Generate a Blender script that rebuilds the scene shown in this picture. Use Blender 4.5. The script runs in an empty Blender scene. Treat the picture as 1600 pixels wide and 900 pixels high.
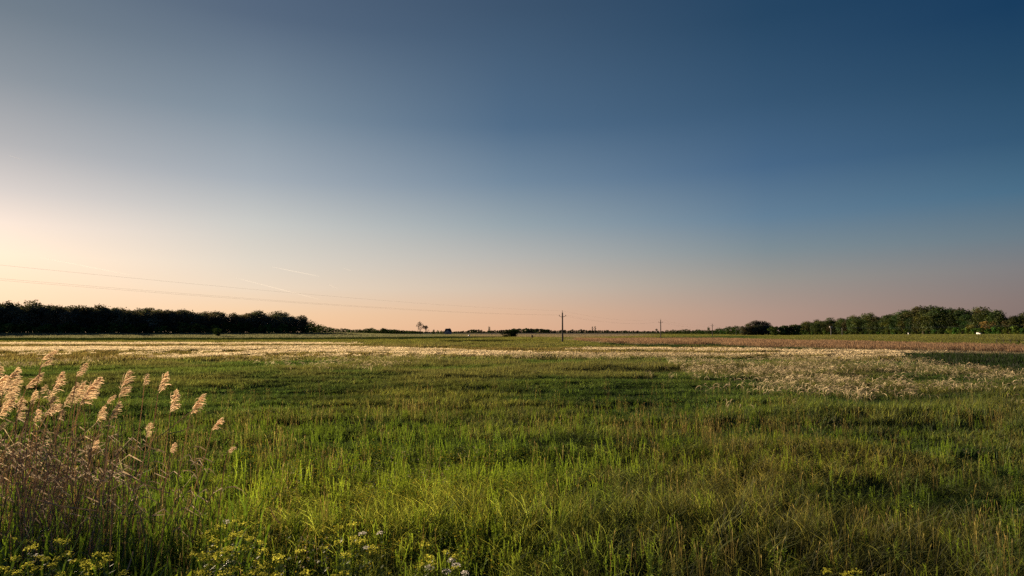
import bpy, bmesh, math, random
import numpy as np
from mathutils import Vector, Matrix

S = bpy.context.scene
COL = S.collection
rng = np.random.default_rng(7)
random.seed(7)
PI = math.pi

# ------------------------------------------------------------------ camera
CAM_H = 2.7
PITCH = math.radians(3.70)
F = 1066.7
cd = bpy.data.cameras.new('camera')
cd.lens = 24.0; cd.sensor_width = 36.0; cd.clip_start = 0.1; cd.clip_end = 60000
cam = bpy.data.objects.new('camera', cd); COL.objects.link(cam)
cam.location = (0, 0, CAM_H); cam.rotation_euler = (PI / 2 + PITCH, 0, 0)
S.camera = cam

# ------------------------------------------------------------------ sky, sun, exposure
SUN_AZ = math.radians(-43.0)      # to the left of the view axis, just outside the frame
SUN_EL = math.radians(9.8)
SUN_DIR = Vector((math.sin(SUN_AZ) * math.cos(SUN_EL), math.cos(SUN_AZ) * math.cos(SUN_EL), math.sin(SUN_EL)))

def lin(c):
    return tuple(((v / 255.0) / 12.92 if v / 255.0 <= 0.04045 else ((v / 255.0 + 0.055) / 1.055) ** 2.4) for v in c)

W = bpy.data.worlds.new("World"); S.world = W; W.use_nodes = True
wn, wl = W.node_tree.nodes, W.node_tree.links
wn.clear()
out = wn.new('ShaderNodeOutputWorld')
bg_air = wn.new('ShaderNodeBackground'); bg_sky = wn.new('ShaderNodeBackground'); addw = wn.new('ShaderNodeAddShader')
sky = wn.new('ShaderNodeTexSky'); sky.sky_type = 'NISHITA'; sky.sun_disc = False
sky.sun_elevation = SUN_EL; sky.sun_rotation = SUN_AZ; sky.dust_density = 2.0; sky.air_density = 1.2
wl.new(sky.outputs[0], bg_sky.inputs[0]); bg_sky.inputs[1].default_value = 0.0012
wl.new(bg_air.outputs[0], addw.inputs[0]); wl.new(bg_sky.outputs[0], addw.inputs[1]); wl.new(addw.outputs[0], out.inputs[0])
bg_air.inputs[1].default_value = 0.59
tc = wn.new('ShaderNodeTexCoord')
sep = wn.new('ShaderNodeSeparateXYZ'); wl.new(tc.outputs['Generated'], sep.inputs[0])
def wm(op, a, b=None, c=None, clamp=False):
    n = wn.new('ShaderNodeMath'); n.operation = op; n.use_clamp = clamp
    for k, v in enumerate((a, b, c)):
        if v is None: continue
        if isinstance(v, (int, float)): n.inputs[k].default_value = v
        else: wl.new(v, n.inputs[k])
    return n.outputs[0]
# angular distance of a direction from the sun's bearing, in degrees
hl = wm('SQRT', wm('ADD', wm('ADD', wm('MULTIPLY', sep.outputs[0], sep.outputs[0]), wm('MULTIPLY', sep.outputs[1], sep.outputs[1])), 1e-6))
dotp = wm('DIVIDE', wm('ADD', wm('MULTIPLY', sep.outputs[0], math.sin(SUN_AZ)), wm('MULTIPLY', sep.outputs[1], math.cos(SUN_AZ))), hl)
ang = wm('MULTIPLY', wm('ARCCOSINE', wm('MINIMUM', wm('MAXIMUM', dotp, -0.9999), 0.9999)), 180 / PI)
elev = wm('MULTIPLY', wm('ARCSINE', sep.outputs[2]), 2 / PI, None, True)     # 0 horizon .. 1 zenith
ZEN = (20, 44, 80)
# sky columns: (bearing from the sun in degrees, [(elevation in degrees, sRGB)])
SKYC = [
 (6.0,  [(0, (248, 208, 172)), (3.0, (252, 222, 192)), (5.2, (254, 231, 208)), (7.4, (238, 222, 211)), (9.6, (204, 199, 199)), (12.6, (166, 170, 177)), (17, (127, 140, 153)), (21.3, (101, 118, 134)), (40, (48, 70, 104)), (90, ZEN)]),
 (22.0, [(0, (245, 200, 158)), (1.3, (244, 206, 166)), (3.5, (233, 214, 192)), (5.5, (220, 211, 198)), (8.5, (198, 199, 196)), (12, (160, 170, 180)), (17, (122, 140, 156)), (24, (82, 101, 124)), (40, (42, 66, 100)), (90, ZEN)]),
 (43.0, [(0, (224, 176, 142)), (1.5, (221, 181, 150)), (3.7, (204, 187, 170)), (6.4, (178, 178, 175)), (9.0, (148, 162, 170)), (12.5, (112, 135, 156)), (17, (78, 106, 134)), (26, (58, 82, 108)), (40, (38, 60, 94)), (90, ZEN)]),
 (63.5, [(0, (180, 146, 130)), (1.5, (176, 148, 134)), (4.3, (150, 147, 142)), (6.5, (124, 139, 147)), (9.0, (98, 126, 149)), (13.0, (70, 102, 134)), (18, (52, 84, 114)), (24, (35, 68, 98)), (40, (26, 54, 90)), (90, ZEN)]),
 (80.0, [(0, (132, 112, 108)), (2.0, (134, 118, 114)), (4.3, (126, 124, 126)), (6.5, (104, 122, 134)), (9.5, (72, 108, 134)), (13.0, (50, 86, 116)), (17, (36, 72, 102)), (21.5, (20, 58, 92)), (40, (16, 46, 84)), (90, ZEN)]),
 (150.0, [(0, (112, 102, 108)), (3.0, (110, 106, 116)), (7.0, (84, 98, 122)), (12.0, (52, 80, 114)), (20, (30, 60, 96)), (40, (18, 46, 84)), (90, ZEN)]),
]
cur = None
for k, (a, stops) in enumerate(SKYC):
    r = wn.new('ShaderNodeValToRGB'); wl.new(elev, r.inputs[0])
    el = r.color_ramp.elements
    while len(el) > 1: el.remove(el[-1])
    for j, (e, c) in enumerate(stops):
        q = el[0] if j == 0 else el.new(e / 90.0)
        q.position = e / 90.0; q.color = (*lin(c), 1)
    r.color_ramp.interpolation = 'CARDINAL' if False else 'LINEAR'
    if cur is None: cur = r.outputs[0]
    else:
        a0 = SKYC[k - 1][0]
        f = wm('DIVIDE', wm('SUBTRACT', ang, a0), a - a0, None, True)
        m = wn.new('ShaderNodeMix'); m.data_type = 'RGBA'
        wl.new(f, m.inputs[0]); wl.new(cur, m.inputs[6]); wl.new(r.outputs[0], m.inputs[7])
        cur = m.outputs[2]
wl.new(cur, bg_air.inputs[0])

sl = bpy.data.lights.new('sun', 'SUN'); sl.energy = 5.0; sl.angle = math.radians(0.6); sl.color = (1.0, 0.77, 0.51)
sun = bpy.data.objects.new('sun', sl); COL.objects.link(sun)
sun.rotation_euler = SUN_DIR.to_track_quat('Z', 'Y').to_euler(); sun.location = (-60, 60, 40)

S.view_settings.view_transform = 'Standard'; S.view_settings.look = 'None'
S.view_settings.exposure = 0.78; S.view_settings.gamma = 1.0
S.render.engine = 'CYCLES'
S.cycles.max_bounces = 5; S.cycles.diffuse_bounces = 2; S.cycles.glossy_bounces = 2
S.cycles.transmission_bounces = 3; S.cycles.transparent_max_bounces = 6; S.cycles.use_denoising = False
S.cycles.sample_clamp_indirect = 3.0

# ------------------------------------------------------------------ helpers
cp, sp = math.cos(PITCH), math.sin(PITCH)
def proj(x, y, z):
    """image position (of a 1600 x 900 picture) of places in the world; a planning aid only"""
    zz = z - CAM_H
    dep = y * cp + zz * sp
    up = -y * sp + zz * cp
    return 800 + F * x / dep, 450 - F * up / dep

def at(px, py, d):
    """the place at ground distance d (along the view axis) seen towards px, py"""
    vx = (px - 800) / F; vu = (450 - py) / F
    dy = cp - vu * sp; dz = sp + vu * cp
    k = d / dy
    return Vector((vx * k, d, CAM_H + dz * k))

def vnoise(x, y, seed=0):
    x = np.asarray(x, float) + seed * 17.31; y = np.asarray(y, float) - seed * 9.77
    xi = np.floor(x).astype(np.int64); yi = np.floor(y).astype(np.int64)
    fx = x - xi; fy = y - yi
    fx = fx * fx * (3 - 2 * fx); fy = fy * fy * (3 - 2 * fy)
    def h(a, b):
        n = (a * 374761393 + b * 668265263 + seed * 144665) & 0xFFFFFFFF
        n = ((n ^ (n >> 13)) * 1274126177) & 0xFFFFFFFF
        return ((n ^ (n >> 16)) & 0xFFFF) / 65535.0
    return (h(xi, yi) * (1 - fx) + h(xi + 1, yi) * fx) * (1 - fy) + (h(xi, yi + 1) * (1 - fx) + h(xi + 1, yi + 1) * fx) * fy
def fbm(x, y, seed=0, o=3):
    t = 0; a = .5; n = 0
    for k in range(o):
        t = t + a * vnoise(np.asarray(x) * 2 ** k, np.asarray(y) * 2 ** k, seed + k * 5); n += a; a *= .5
    return t / n
def sstep(a, b, v):
    t = np.clip((v - a) / (b - a), 0, 1); return t * t * (3 - 2 * t)

def terrain(x, y):
    x = np.asarray(x, float); y = np.asarray(y, float)
    r = np.hypot(x, y)
    az = np.degrees(np.arctan2(x, np.maximum(y, 1)))
    fade = sstep(2, 12, r) * (1 - 0.6 * sstep(120, 400, r))
    z = 0.34 * (fbm(x / 13, y / 7, 3, 2) - .5) * fade + 0.20 * (vnoise(x / 4.6, y / 1.9, 9) - .5) * fade + 0.10 * (vnoise(x / 1.7, y / 1.1, 12) - .5) * fade * sstep(150, 60, r)
    left = sstep(-8, -15, az) * 2.05 * sstep(250, 385, y)
    right = sstep(14, 38, az) * 1.5 * sstep(150, 300, y)
    return z + left + right

def tz(x, y): return float(terrain(x, y))

def new_mesh(name, V, Fq, cols=None, smooth=False, mats=()):
    V = np.asarray(V, np.float32); Fq = np.asarray(Fq, np.int32)
    me = bpy.data.meshes.new(name)
    n, k = Fq.shape
    me.vertices.add(len(V)); me.vertices.foreach_set('co', V.ravel())
    me.loops.add(n * k); me.loops.foreach_set('vertex_index', Fq.ravel())
    me.polygons.add(n); me.polygons.foreach_set('loop_start', np.arange(0, n * k, k, dtype=np.int32))
    if smooth: me.polygons.foreach_set('use_smooth', np.ones(n, bool))
    if cols is not None:
        a = me.attributes.new('vary', 'FLOAT_COLOR', 'POINT')
        c = np.ones((len(V), 4), np.float32); c[:, :3] = cols
        a.data.foreach_set('color', c.ravel())
    for m in mats: me.materials.append(m)
    me.update(calc_edges=True); me.validate()
    return me

def link(name, me, parent=None, loc=None):
    o = bpy.data.objects.new(name, me); COL.objects.link(o)
    if parent is not None: o.parent = parent
    if loc is not None: o.location = loc
    return o
def tag(o, label=None, cat=None, group=None, kind=None):
    if label: o['label'] = label
    if cat: o['category'] = cat
    if group: o['group'] = group
    if kind: o['kind'] = kind
    return o
def empty(name, loc, rz=0, label=None, cat=None, group=None):
    o = bpy.data.objects.new(name, None); COL.objects.link(o)
    o.location = loc; o.rotation_euler = (0, 0, rz); o.empty_display_size = .1
    return tag(o, label, cat, group)

class MB:
    """collects boxes, tubes, cards and ribbons into one mesh"""
    def __init__(s): s.v = []; s.f = []; s.c = []
    def add(s, V, Fc, col=(1, 1, 1)):
        o = len(s.v); s.v += [tuple(p) for p in V]; s.f += [tuple(i + o for i in f) for f in Fc]; s.c += [col] * len(V)
    def box(s, c, d, rz=0, col=(1, 1, 1)):
        V = []
        cr, sr = math.cos(rz), math.sin(rz)
        for z in (-.5, .5):
            for x, y in ((-.5, -.5), (.5, -.5), (.5, .5), (-.5, .5)):
                X, Y = x * d[0], y * d[1]
                V.append((c[0] + X * cr - Y * sr, c[1] + X * sr + Y * cr, c[2] + z * d[2]))
        s.add(V, [(0, 3, 2, 1), (4, 5, 6, 7), (0, 1, 5, 4), (1, 2, 6, 5), (2, 3, 7, 6), (3, 0, 4, 7)], col)
    def tube(s, pts, rad, n=6, col=(1, 1, 1), cap=True):
        pts = [Vector(p) for p in pts]
        if not hasattr(rad, '__len__'): rad = [rad] * len(pts)
        V = []; Fc = []
        for i, p in enumerate(pts):
            t = (pts[min(i + 1, len(pts) - 1)] - pts[max(i - 1, 0)]).normalized()
            a = t.orthogonal().normalized() if abs(t.z) < .99 else Vector((1, 0, 0))
            a = (a - t * a.dot(t)).normalized(); b = t.cross(a)
            for k in range(n):
                w = 2 * PI * k / n
                V.append(p + (a * math.cos(w) + b * math.sin(w)) * rad[i])
        for i in range(len(pts) - 1):
            for k in range(n):
                Fc.append((i * n + k, i * n + (k + 1) % n, (i + 1) * n + (k + 1) % n, (i + 1) * n + k))
        if cap:
            Fc.append(tuple(range(n - 1, -1, -1))); Fc.append(tuple(range((len(pts) - 1) * n, len(pts) * n)))
        s.add(V, Fc, col)
    def ribbon(s, pts, wid, side, col=(1, 1, 1)):
        V = []; Fc = []
        for p, w in zip(pts, wid):
            V += [Vector(p) - side * w * .5, Vector(p) + side * w * .5]
        for i in range(len(pts) - 1): Fc.append((2 * i, 2 * i + 1, 2 * i + 3, 2 * i + 2))
        s.add(V, Fc, col)
    def mesh(s, name, m, smooth=False):
        me = bpy.data.meshes.new(name); me.from_pydata(s.v, [], s.f)
        a = me.attributes.new('vary', 'FLOAT_COLOR', 'POINT')
        a.data.foreach_set('color', np.array([(*c, 1) for c in s.c], np.float32).ravel())
        if m: me.materials.append(m)
        if smooth: me.polygons.foreach_set('use_smooth', [True] * len(me.polygons))
        me.update(); return me
    def build(s, name, m, parent=None, smooth=False, loc=None):
        return link(name, s.mesh(name, m, smooth), parent, loc)

# ------------------------------------------------------------------ materials
def mat_new(name):
    m = bpy.data.materials.new(name); m.use_nodes = True
    nt = m.node_tree; nt.nodes.clear()
    return m, nt, nt.nodes.new('ShaderNodeOutputMaterial')
def mixc(nt, a, b, fac, mode='MIX'):
    n = nt.nodes.new('ShaderNodeMix'); n.data_type = 'RGBA'; n.blend_type = mode
    for s_, v in ((0, fac), (6, a), (7, b)):
        if isinstance(v, (int, float)): n.inputs[s_].default_value = v
        elif isinstance(v, tuple): n.inputs[s_].default_value = (*v[:3], 1)
        else: nt.links.new(v, n.inputs[s_])
    return n.outputs[2]
def leafy(name, base=None, trans=.45, tcol=(1.15, 1.1, .6), gloss=.04, inst=True, objvar=0.0, rough=.45, noise=None):
    """thin vegetation: reflects and lets light through"""
    m, nt, o = mat_new(name); N, L = nt.nodes, nt.links
    a = N.new('ShaderNodeAttribute'); a.attribute_name = 'vary'
    c = a.outputs['Color']
    if inst:
        t = N.new('ShaderNodeAttribute'); t.attribute_type = 'INSTANCER'; t.attribute_name = 'tint'
        c = mixc(nt, c, t.outputs['Color'], 1.0, 'MULTIPLY')
    if base: c = mixc(nt, c, base, 1.0, 'MULTIPLY')
    if noise:
        tx = N.new('ShaderNodeTexNoise'); tx.inputs['Scale'].default_value = noise[0]; tx.inputs['Detail'].default_value = 3
        g = N.new('ShaderNodeTexCoord'); L.new(g.outputs['Object'], tx.inputs['Vector'])
        mr = N.new('ShaderNodeMapRange'); mr.inputs[1].default_value = .3; mr.inputs[2].default_value = .7
        mr.inputs[3].default_value = noise[1]; mr.inputs[4].default_value = noise[2]; L.new(tx.outputs[0], mr.inputs[0])
        c = mixc(nt, c, mr.outputs[0], 1.0, 'MULTIPLY')
    if objvar:
        oi = N.new('ShaderNodeObjectInfo'); hs = N.new('ShaderNodeHueSaturation')
        mr = N.new('ShaderNodeMapRange'); mr.inputs[3].default_value = 1 - objvar; mr.inputs[4].default_value = 1 + objvar
        L.new(oi.outputs['Random'], mr.inputs[0]); L.new(mr.outputs[0], hs.inputs['Value'])
        m2 = N.new('ShaderNodeMath'); m2.operation = 'MULTIPLY'; m2.inputs[1].default_value = 7.31; L.new(oi.outputs['Random'], m2.inputs[0])
        m3 = N.new('ShaderNodeMath'); m3.operation = 'FRACT'; L.new(m2.outputs[0], m3.inputs[0])
        mh = N.new('ShaderNodeMapRange'); hv = .035 if objvar > .2 else .008; mh.inputs[3].default_value = .5 - hv; mh.inputs[4].default_value = .5 + hv
        L.new(m3.outputs[0], mh.inputs[0]); L.new(mh.outputs[0], hs.inputs['Hue']); L.new(c, hs.inputs['Color']); c = hs.outputs[0]
    d = N.new('ShaderNodeBsdfDiffuse'); L.new(c, d.inputs[0])
    t = N.new('ShaderNodeBsdfTranslucent'); L.new(mixc(nt, c, tcol, 1.0, 'MULTIPLY'), t.inputs[0])
    mx = N.new('ShaderNodeMixShader'); mx.inputs[0].default_value = trans; L.new(d.outputs[0], mx.inputs[1]); L.new(t.outputs[0], mx.inputs[2])
    sh = mx.outputs[0]
    if gloss:
        g = N.new('ShaderNodeBsdfGlossy'); g.inputs['Roughness'].default_value = rough; g.inputs[0].default_value = (1, 1, 1, 1)
        m4 = N.new('ShaderNodeMixShader'); m4.inputs[0].default_value = gloss; L.new(sh, m4.inputs[1]); L.new(g.outputs[0], m4.inputs[2]); sh = m4.outputs[0]
    L.new(sh, o.inputs[0]); return m
def solid(name, col, rough=.8, noise=None, metal=0):
    m, nt, o = mat_new(name); N, L = nt.nodes, nt.links
    p = N.new('ShaderNodeBsdfPrincipled'); p.inputs['Roughness'].default_value = rough; p.inputs['Metallic'].default_value = metal
    if noise:
        g = N.new('ShaderNodeTexCoord'); tx = N.new('ShaderNodeTexNoise'); tx.inputs['Scale'].default_value = noise; tx.inputs['Detail'].default_value = 5
        L.new(g.outputs['Object'], tx.inputs['Vector'])
        L.new(mixc(nt, tuple(v * .7 for v in col), tuple(min(1, v * 1.3) for v in col), tx.outputs[0]), p.inputs['Base Color'])
        b = N.new('ShaderNodeBump'); b.inputs['Strength'].default_value = .3; L.new(tx.outputs[0], b.inputs['Height']); L.new(b.outputs[0], p.inputs['Normal'])
    else: p.inputs['Base Color'].default_value = (*col, 1)
    L.new(p.outputs[0], o.inputs[0]); return m

M_grass = leafy('grass_blades', trans=.6, tcol=(1.12, 1.05, .75), gloss=.012, rough=.6)
M_straw = leafy('seed_heads', trans=.5, tcol=(1.1, 1.0, .8), gloss=.0)
M_plume = leafy('feather_plumes', trans=.8, tcol=(1.0, 1.0, .95), gloss=.0)
M_reedplume = leafy('reed_plume_fluff', trans=.7, tcol=(1.08, 1.0, .85), gloss=.0, inst=False, objvar=.12)
M_stalk = leafy('dry_stalk', trans=.45, tcol=(1.05, 1, .9), inst=False, gloss=0)
M_reedleaf = leafy('reed_leaf', trans=.4, inst=False, gloss=.06)
M_herb = leafy('herb_leaf', trans=.4, inst=False, gloss=.04, objvar=.12)
M_petal = leafy('petals', trans=.6, tcol=(1, 1, 1), inst=False, gloss=.0)
M_crown = leafy('tree_leaves', trans=.28, inst=False, gloss=.01, objvar=.42, rough=.6)
M_bark = solid('bark', (.09, .07, .055), .9, 6)
M_dead = solid('dead_wood', (.11, .085, .07), .9, 5)
M_concrete = solid('pole_concrete', (.10, .082, .068), .85, 3)
M_steel = solid('galvanised_steel', (.22, .2, .18), .5, 8, .6)
M_ceramic = solid('insulator_ceramic', (.25, .12, .07), .25)
M_wire = solid('wire_metal', (.12, .11, .10), .5)

# ------------------------------------------------------------------ what grows where
def band(px, py, xs, top, bot, soft=.6, x0=None, x1=None, sx=25):
    t = np.interp(px, xs, top); b = np.interp(px, xs, bot)
    m = sstep(t - soft, t + soft, py) * (1 - sstep(b - soft, b + soft, py))
    if x0 is not None: m = m * sstep(x0 - sx, x0 + sx, px)
    if x1 is not None: m = m * (1 - sstep(x1 - sx, x1 + sx, px))
    return m
def inpoly(px, py, poly):
    ins = np.zeros(np.shape(px), bool); n = len(poly); j = n - 1
    for i in range(n):
        xi, yi = poly[i]; xj, yj = poly[j]
        c = ((yi > py) != (yj > py)) & (px < (xj - xi) * (py - yi) / (yj - yi + 1e-12) + xi)
        ins ^= c; j = i
    return ins
LUSH = np.array((.080, .136, .034)); BRIGHT = np.array((.25, .29, .05)); OLIVE = np.array((.18, .175, .05))
DARK = np.array((.022, .045, .012)); TAN = np.array((.20, .145, .065)); PINK = np.array((.25, .215, .165))
PALE = np.array((.15, .16, .105)); YGRN = np.array((.14, .15, .04))
PATCH = [(1400, 551.5), (1480, 551.5), (1750, 555), (1750, 590), (1600, 577), (1540, 574), (1480, 566), (1430, 558)]

def ground_tint(x, y, hveg=.35):
    """colour of the sward at a place on the ground, some shade painted in"""
    z = terrain(x, y)
    px, py = proj(x, y, z + hveg)
    n1 = fbm(x / 7, y / 7, 21); n2 = fbm(x / 3.6, y / 1.7, 33, 2); n3 = fbm(x / 28, y / 28, 44, 2)
    wob = (n3 - .5) * 3.0
    c = np.ones(np.shape(px) + (3,)) * LUSH
    def mixin(c, col, m): m = np.clip(m, 0, 1)[..., None]; return c * (1 - m) + col * m
    # near meadow: greener in the middle, olive and dry to the right, bright herbs centre left
    c = mixin(c, OLIVE, sstep(.42, .66, n1) * .6)
    c = mixin(c, BRIGHT, sstep(.45, .75, n2) * .22)
    c = mixin(c, BRIGHT, sstep(690, 745, py) * (1 - sstep(850, 900, py)) * sstep(230, 380, px) * (1 - sstep(760, 1000, px)) * .95)
    c = mixin(c, OLIVE, sstep(640, 690, py) * sstep(900, 1200, px) * sstep(.25, .6, n1 * .6 + n2 * .4) * .95)
    c = mixin(c, YGRN, sstep(560, 540, py) * .7)
    c = mixin(c, np.array((.15, .15, .06)), sstep(610, 560, py) * (1 - sstep(538, 530, py)) * sstep(.35, .6, n1) * .8)
    c = mixin(c, DARK, sstep(.60, .75, n3) * sstep(575, 600, py) * .5)  # this and the next two: shade of uneven grass painted as dark patches
    c = mixin(c, DARK, sstep(.48, .30, n2) * sstep(565, 600, py) * (1 - sstep(700, 770, py)) * .5)
    c = mixin(c, DARK * 1.2, sstep(.55, .35, fbm(x / 6, y / 1.9, 91, 3)) * sstep(570, 600, py) * (1 - sstep(660, 750, py)) * (1 - sstep(1000, 1300, px) * .5) * .42)
    # tan dry swards
    c = mixin(c, TAN, band(py=py, px=px, xs=[0, 400, 800, 1200, 1600], top=[533, 536, 541, 541, 545], bot=[560, 556, 551, 556, 560], soft=3) * .55)
    # far fields
    c = mixin(c, YGRN, sstep(534, 532, py))
    c = mixin(c, PALE, band(px, py, [0, 480, 700], [515, 515, 515], [527.5, 527, 525.5], .3, None, 720, 60))
    c = mixin(c, DARK * .5, band(px, py, [0, 480, 700, 760], [527.5, 527, 525.5, 525.5], [531.5, 530, 528.5, 527], .35, None, 780, 20))  # dark green sward, tinted darker still for the left wood's shadow
    c = mixin(c, DARK * .2, band(px, py, [690, 740, 790, 830], [531.6, 530.6, 530.6, 530.4], [532.6, 533, 532.6, 531.4], .2, 690, 835, 15))  # ditch line: bank shade painted near black together with dark sedge
    c = mixin(c, PINK * .8, band(px, py, [760, 900, 1000], [520, 520.2, 520.6], [525.5, 526.5, 525], .5, 720, 1010, 40))
    c = mixin(c, DARK * 1.6, band(px, py, [900, 960, 1040, 1160, 1240], [527.5, 528, 526, 525, 526], [529, 529.5, 529, 527.5, 527], .3, 900, 1200, 40))
    pt = [528, 529.5, 529, 529, 532, 533, 535.5, 538, 541, 548]; pb = [530, 535, 537, 537.5, 541, 542.5, 546, 550, 553, 562]
    xs = [880, 960, 1040, 1120, 1200, 1300, 1400, 1500, 1600, 1800]
    c = mixin(c, PINK, band(px, py + wob * .25, xs, pt, pb, .5, 890, None, 30))
    c = mixin(c, DARK * .9, band(px, py, xs, pb, [b + 2.6 for b in pb], .3, 940, 1460, 30))
    pm = inpoly(px, py + (n1 - .5) * 3, PATCH)
    c = mixin(c, DARK * 1.1, pm.astype(float))
    return c, px, py, n1, n2, n3

def stipa_density(x, y):
    """0..1 how thick the feather grass stands at a place"""
    z = terrain(x, y); px, py = proj(x, y, z + .5)
    n1 = fbm(x / 5, y / 9, 61); n3 = fbm(x / 24, y / 14, 66, 2); n2 = vnoise(x / 1.7, y / 2.2, 71)
    w = (n3 - .5) * 2.2
    d = 0 * px
    d = np.maximum(d, band(px, py, [-300, 480], [533.6, 534], [536.2, 536], .3, None, 520, 60))
    d = np.maximum(d, band(px, py + w * .3, [-300, 0, 250, 480], [540.6, 540.6, 540.2, 539.5], [544.6, 544.8, 544.2, 543.5], .5, None, 560, 60))
    d = np.maximum(d, .05 * band(px, py + w, [-300, 480], [546, 545], [552, 552], 2, None, 600, 60))
    d = np.maximum(d, (.35 + .65 * sstep(.35, .6, n1)) * band(px, py + w * .8, [-300, 0, 100, 250, 340, 420], [566, 563, 560, 554, 549, 545], [572, 569, 564, 558, 553, 549], 1.0, None, 450, 30))
    d = np.maximum(d, .85 * band(px, py + w, [420, 560, 700, 800, 960, 1060], [541, 541, 543, 547, 549, 549.5], [546, 547, 550, 556, 556.5, 554], 1.0, 440, 1090, 40))
    d = np.maximum(d, .10 * band(px, py + w * 3, [330, 500, 650, 760], [550, 548, 549, 552], [562, 572, 568, 560], 3, 360, 760, 60))
    d = np.maximum(d, .7 * band(px, py + w * .5, [960, 1200, 1400], [541.5, 542.5, 546], [544.5, 545, 549], .6, 930, 1440, 60))
    d = np.maximum(d, .95 * band(px, py + w * .4, [1030, 1130, 1300, 1400], [554.5, 549.5, 547.5, 549], [558, 552.5, 550.5, 552], .7, 1040, 1420, 30))
    pol = inpoly(px + (n3 - .5) * 30, py + (n1 - .5) * 14, [(1035, 556), (1200, 549), (1400, 548), (1440, 556), (1500, 566), (1600, 577), (1800, 590), (1800, 618), (1600, 601), (1500, 603), (1440, 612), (1400, 615), (1300, 612), (1200, 608), (1130, 598), (1080, 586), (1045, 570)])
    d = np.maximum(d, pol * (.05 + .45 * sstep(.3, .7, n1)))
    pol2 = inpoly(px, py, [(1000, 560), (1200, 600), (1440, 600), (1620, 590), (1700, 640), (1450, 650), (1250, 645), (1100, 632), (1020, 600)])
    d = np.maximum(d, pol2 * .05 * sstep(.5, .8, n2))
    d = d * (1 - inpoly(px, py + 1, PATCH))
    return d, px, py, n1

# ------------------------------------------------------------------ ground
def make_ground():
    rs = np.concatenate([np.geomspace(1.5, 60, 150), np.geomspace(61, 700, 330), np.geomspace(740, 30000, 40)])
    az = np.radians(np.concatenate([np.linspace(-180, -56, 26), np.linspace(-50, 50, 300), np.linspace(56, 180, 26)]))
    R, A = np.meshgrid(rs, az, indexing='ij')
    X = R * np.sin(A); Y = R * np.cos(A)
    Z = terrain(X, Y)
    nr, na = R.shape
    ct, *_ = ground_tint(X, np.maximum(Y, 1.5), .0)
    back = sstep(30, 10, Y)[..., None]
    front = sstep(60, 15, R)[..., None]
    soil = np.array((.035, .036, .014))
    ct = ct * (1 - front) + (soil * .6 + ct * .4) * front
    ct = ct * (1 - back * .3)
    V = np.stack([X, Y, Z], -1).reshape(-1, 3); C = ct.reshape(-1, 3)
    idx = np.arange(nr * na).reshape(nr, na)
    q = np.stack([idx[:-1, :-1], idx[:-1, 1:], idx[1:, 1:], idx[1:, :-1]], -1).reshape(-1, 4)
    # the small disc under the camera
    c0 = len(V); V = np.vstack([V, [[0, 0, 0]]]); C = np.vstack([C, [soil]])
    fan = np.stack([np.full(na - 1, c0), idx[0, 1:], idx[0, :-1], idx[0, :-1]], -1)
    me = new_mesh('ground', V, q[:, ::-1], C, True)
    m, nt, o = mat_new('meadow_ground'); N, L = nt.nodes, nt.links
    a = N.new('ShaderNodeAttribute'); a.attribute_name = 'vary'
    g = N.new('ShaderNodeTexCoord')
    tx = N.new('ShaderNodeTexNoise'); tx.inputs['Scale'].default_value = .9; tx.inputs['Detail'].default_value = 8; tx.inputs['Roughness'].default_value = .7
    L.new(g.outputs['Object'], tx.inputs['Vector'])
    mr = N.new('ShaderNodeMapRange'); mr.inputs[1].default_value = .3; mr.inputs[2].default_value = .7; mr.inputs[3].default_value = .6; mr.inputs[4].default_value = 1.4
    L.new(tx.outputs[0], mr.inputs[0])
    c = mixc(nt, a.outputs['Color'], mr.outputs[0], 1.0, 'MULTIPLY')
    b = N.new('ShaderNodeBump'); b.inputs['Strength'].default_value = .8; b.inputs['Distance'].default_value = .3; L.new(tx.outputs[0], b.inputs['Height'])
    d = N.new('ShaderNodeBsdfDiffuse'); L.new(c, d.inputs[0]); L.new(b.outputs[0], d.inputs['Normal'])
    L.new(d.outputs[0], o.inputs[0]); me.materials.append(m)
    g = link('ground', me); tag(g, 'wide flat meadow ground running to the horizon', None, None, 'structure')
make_ground()

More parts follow.
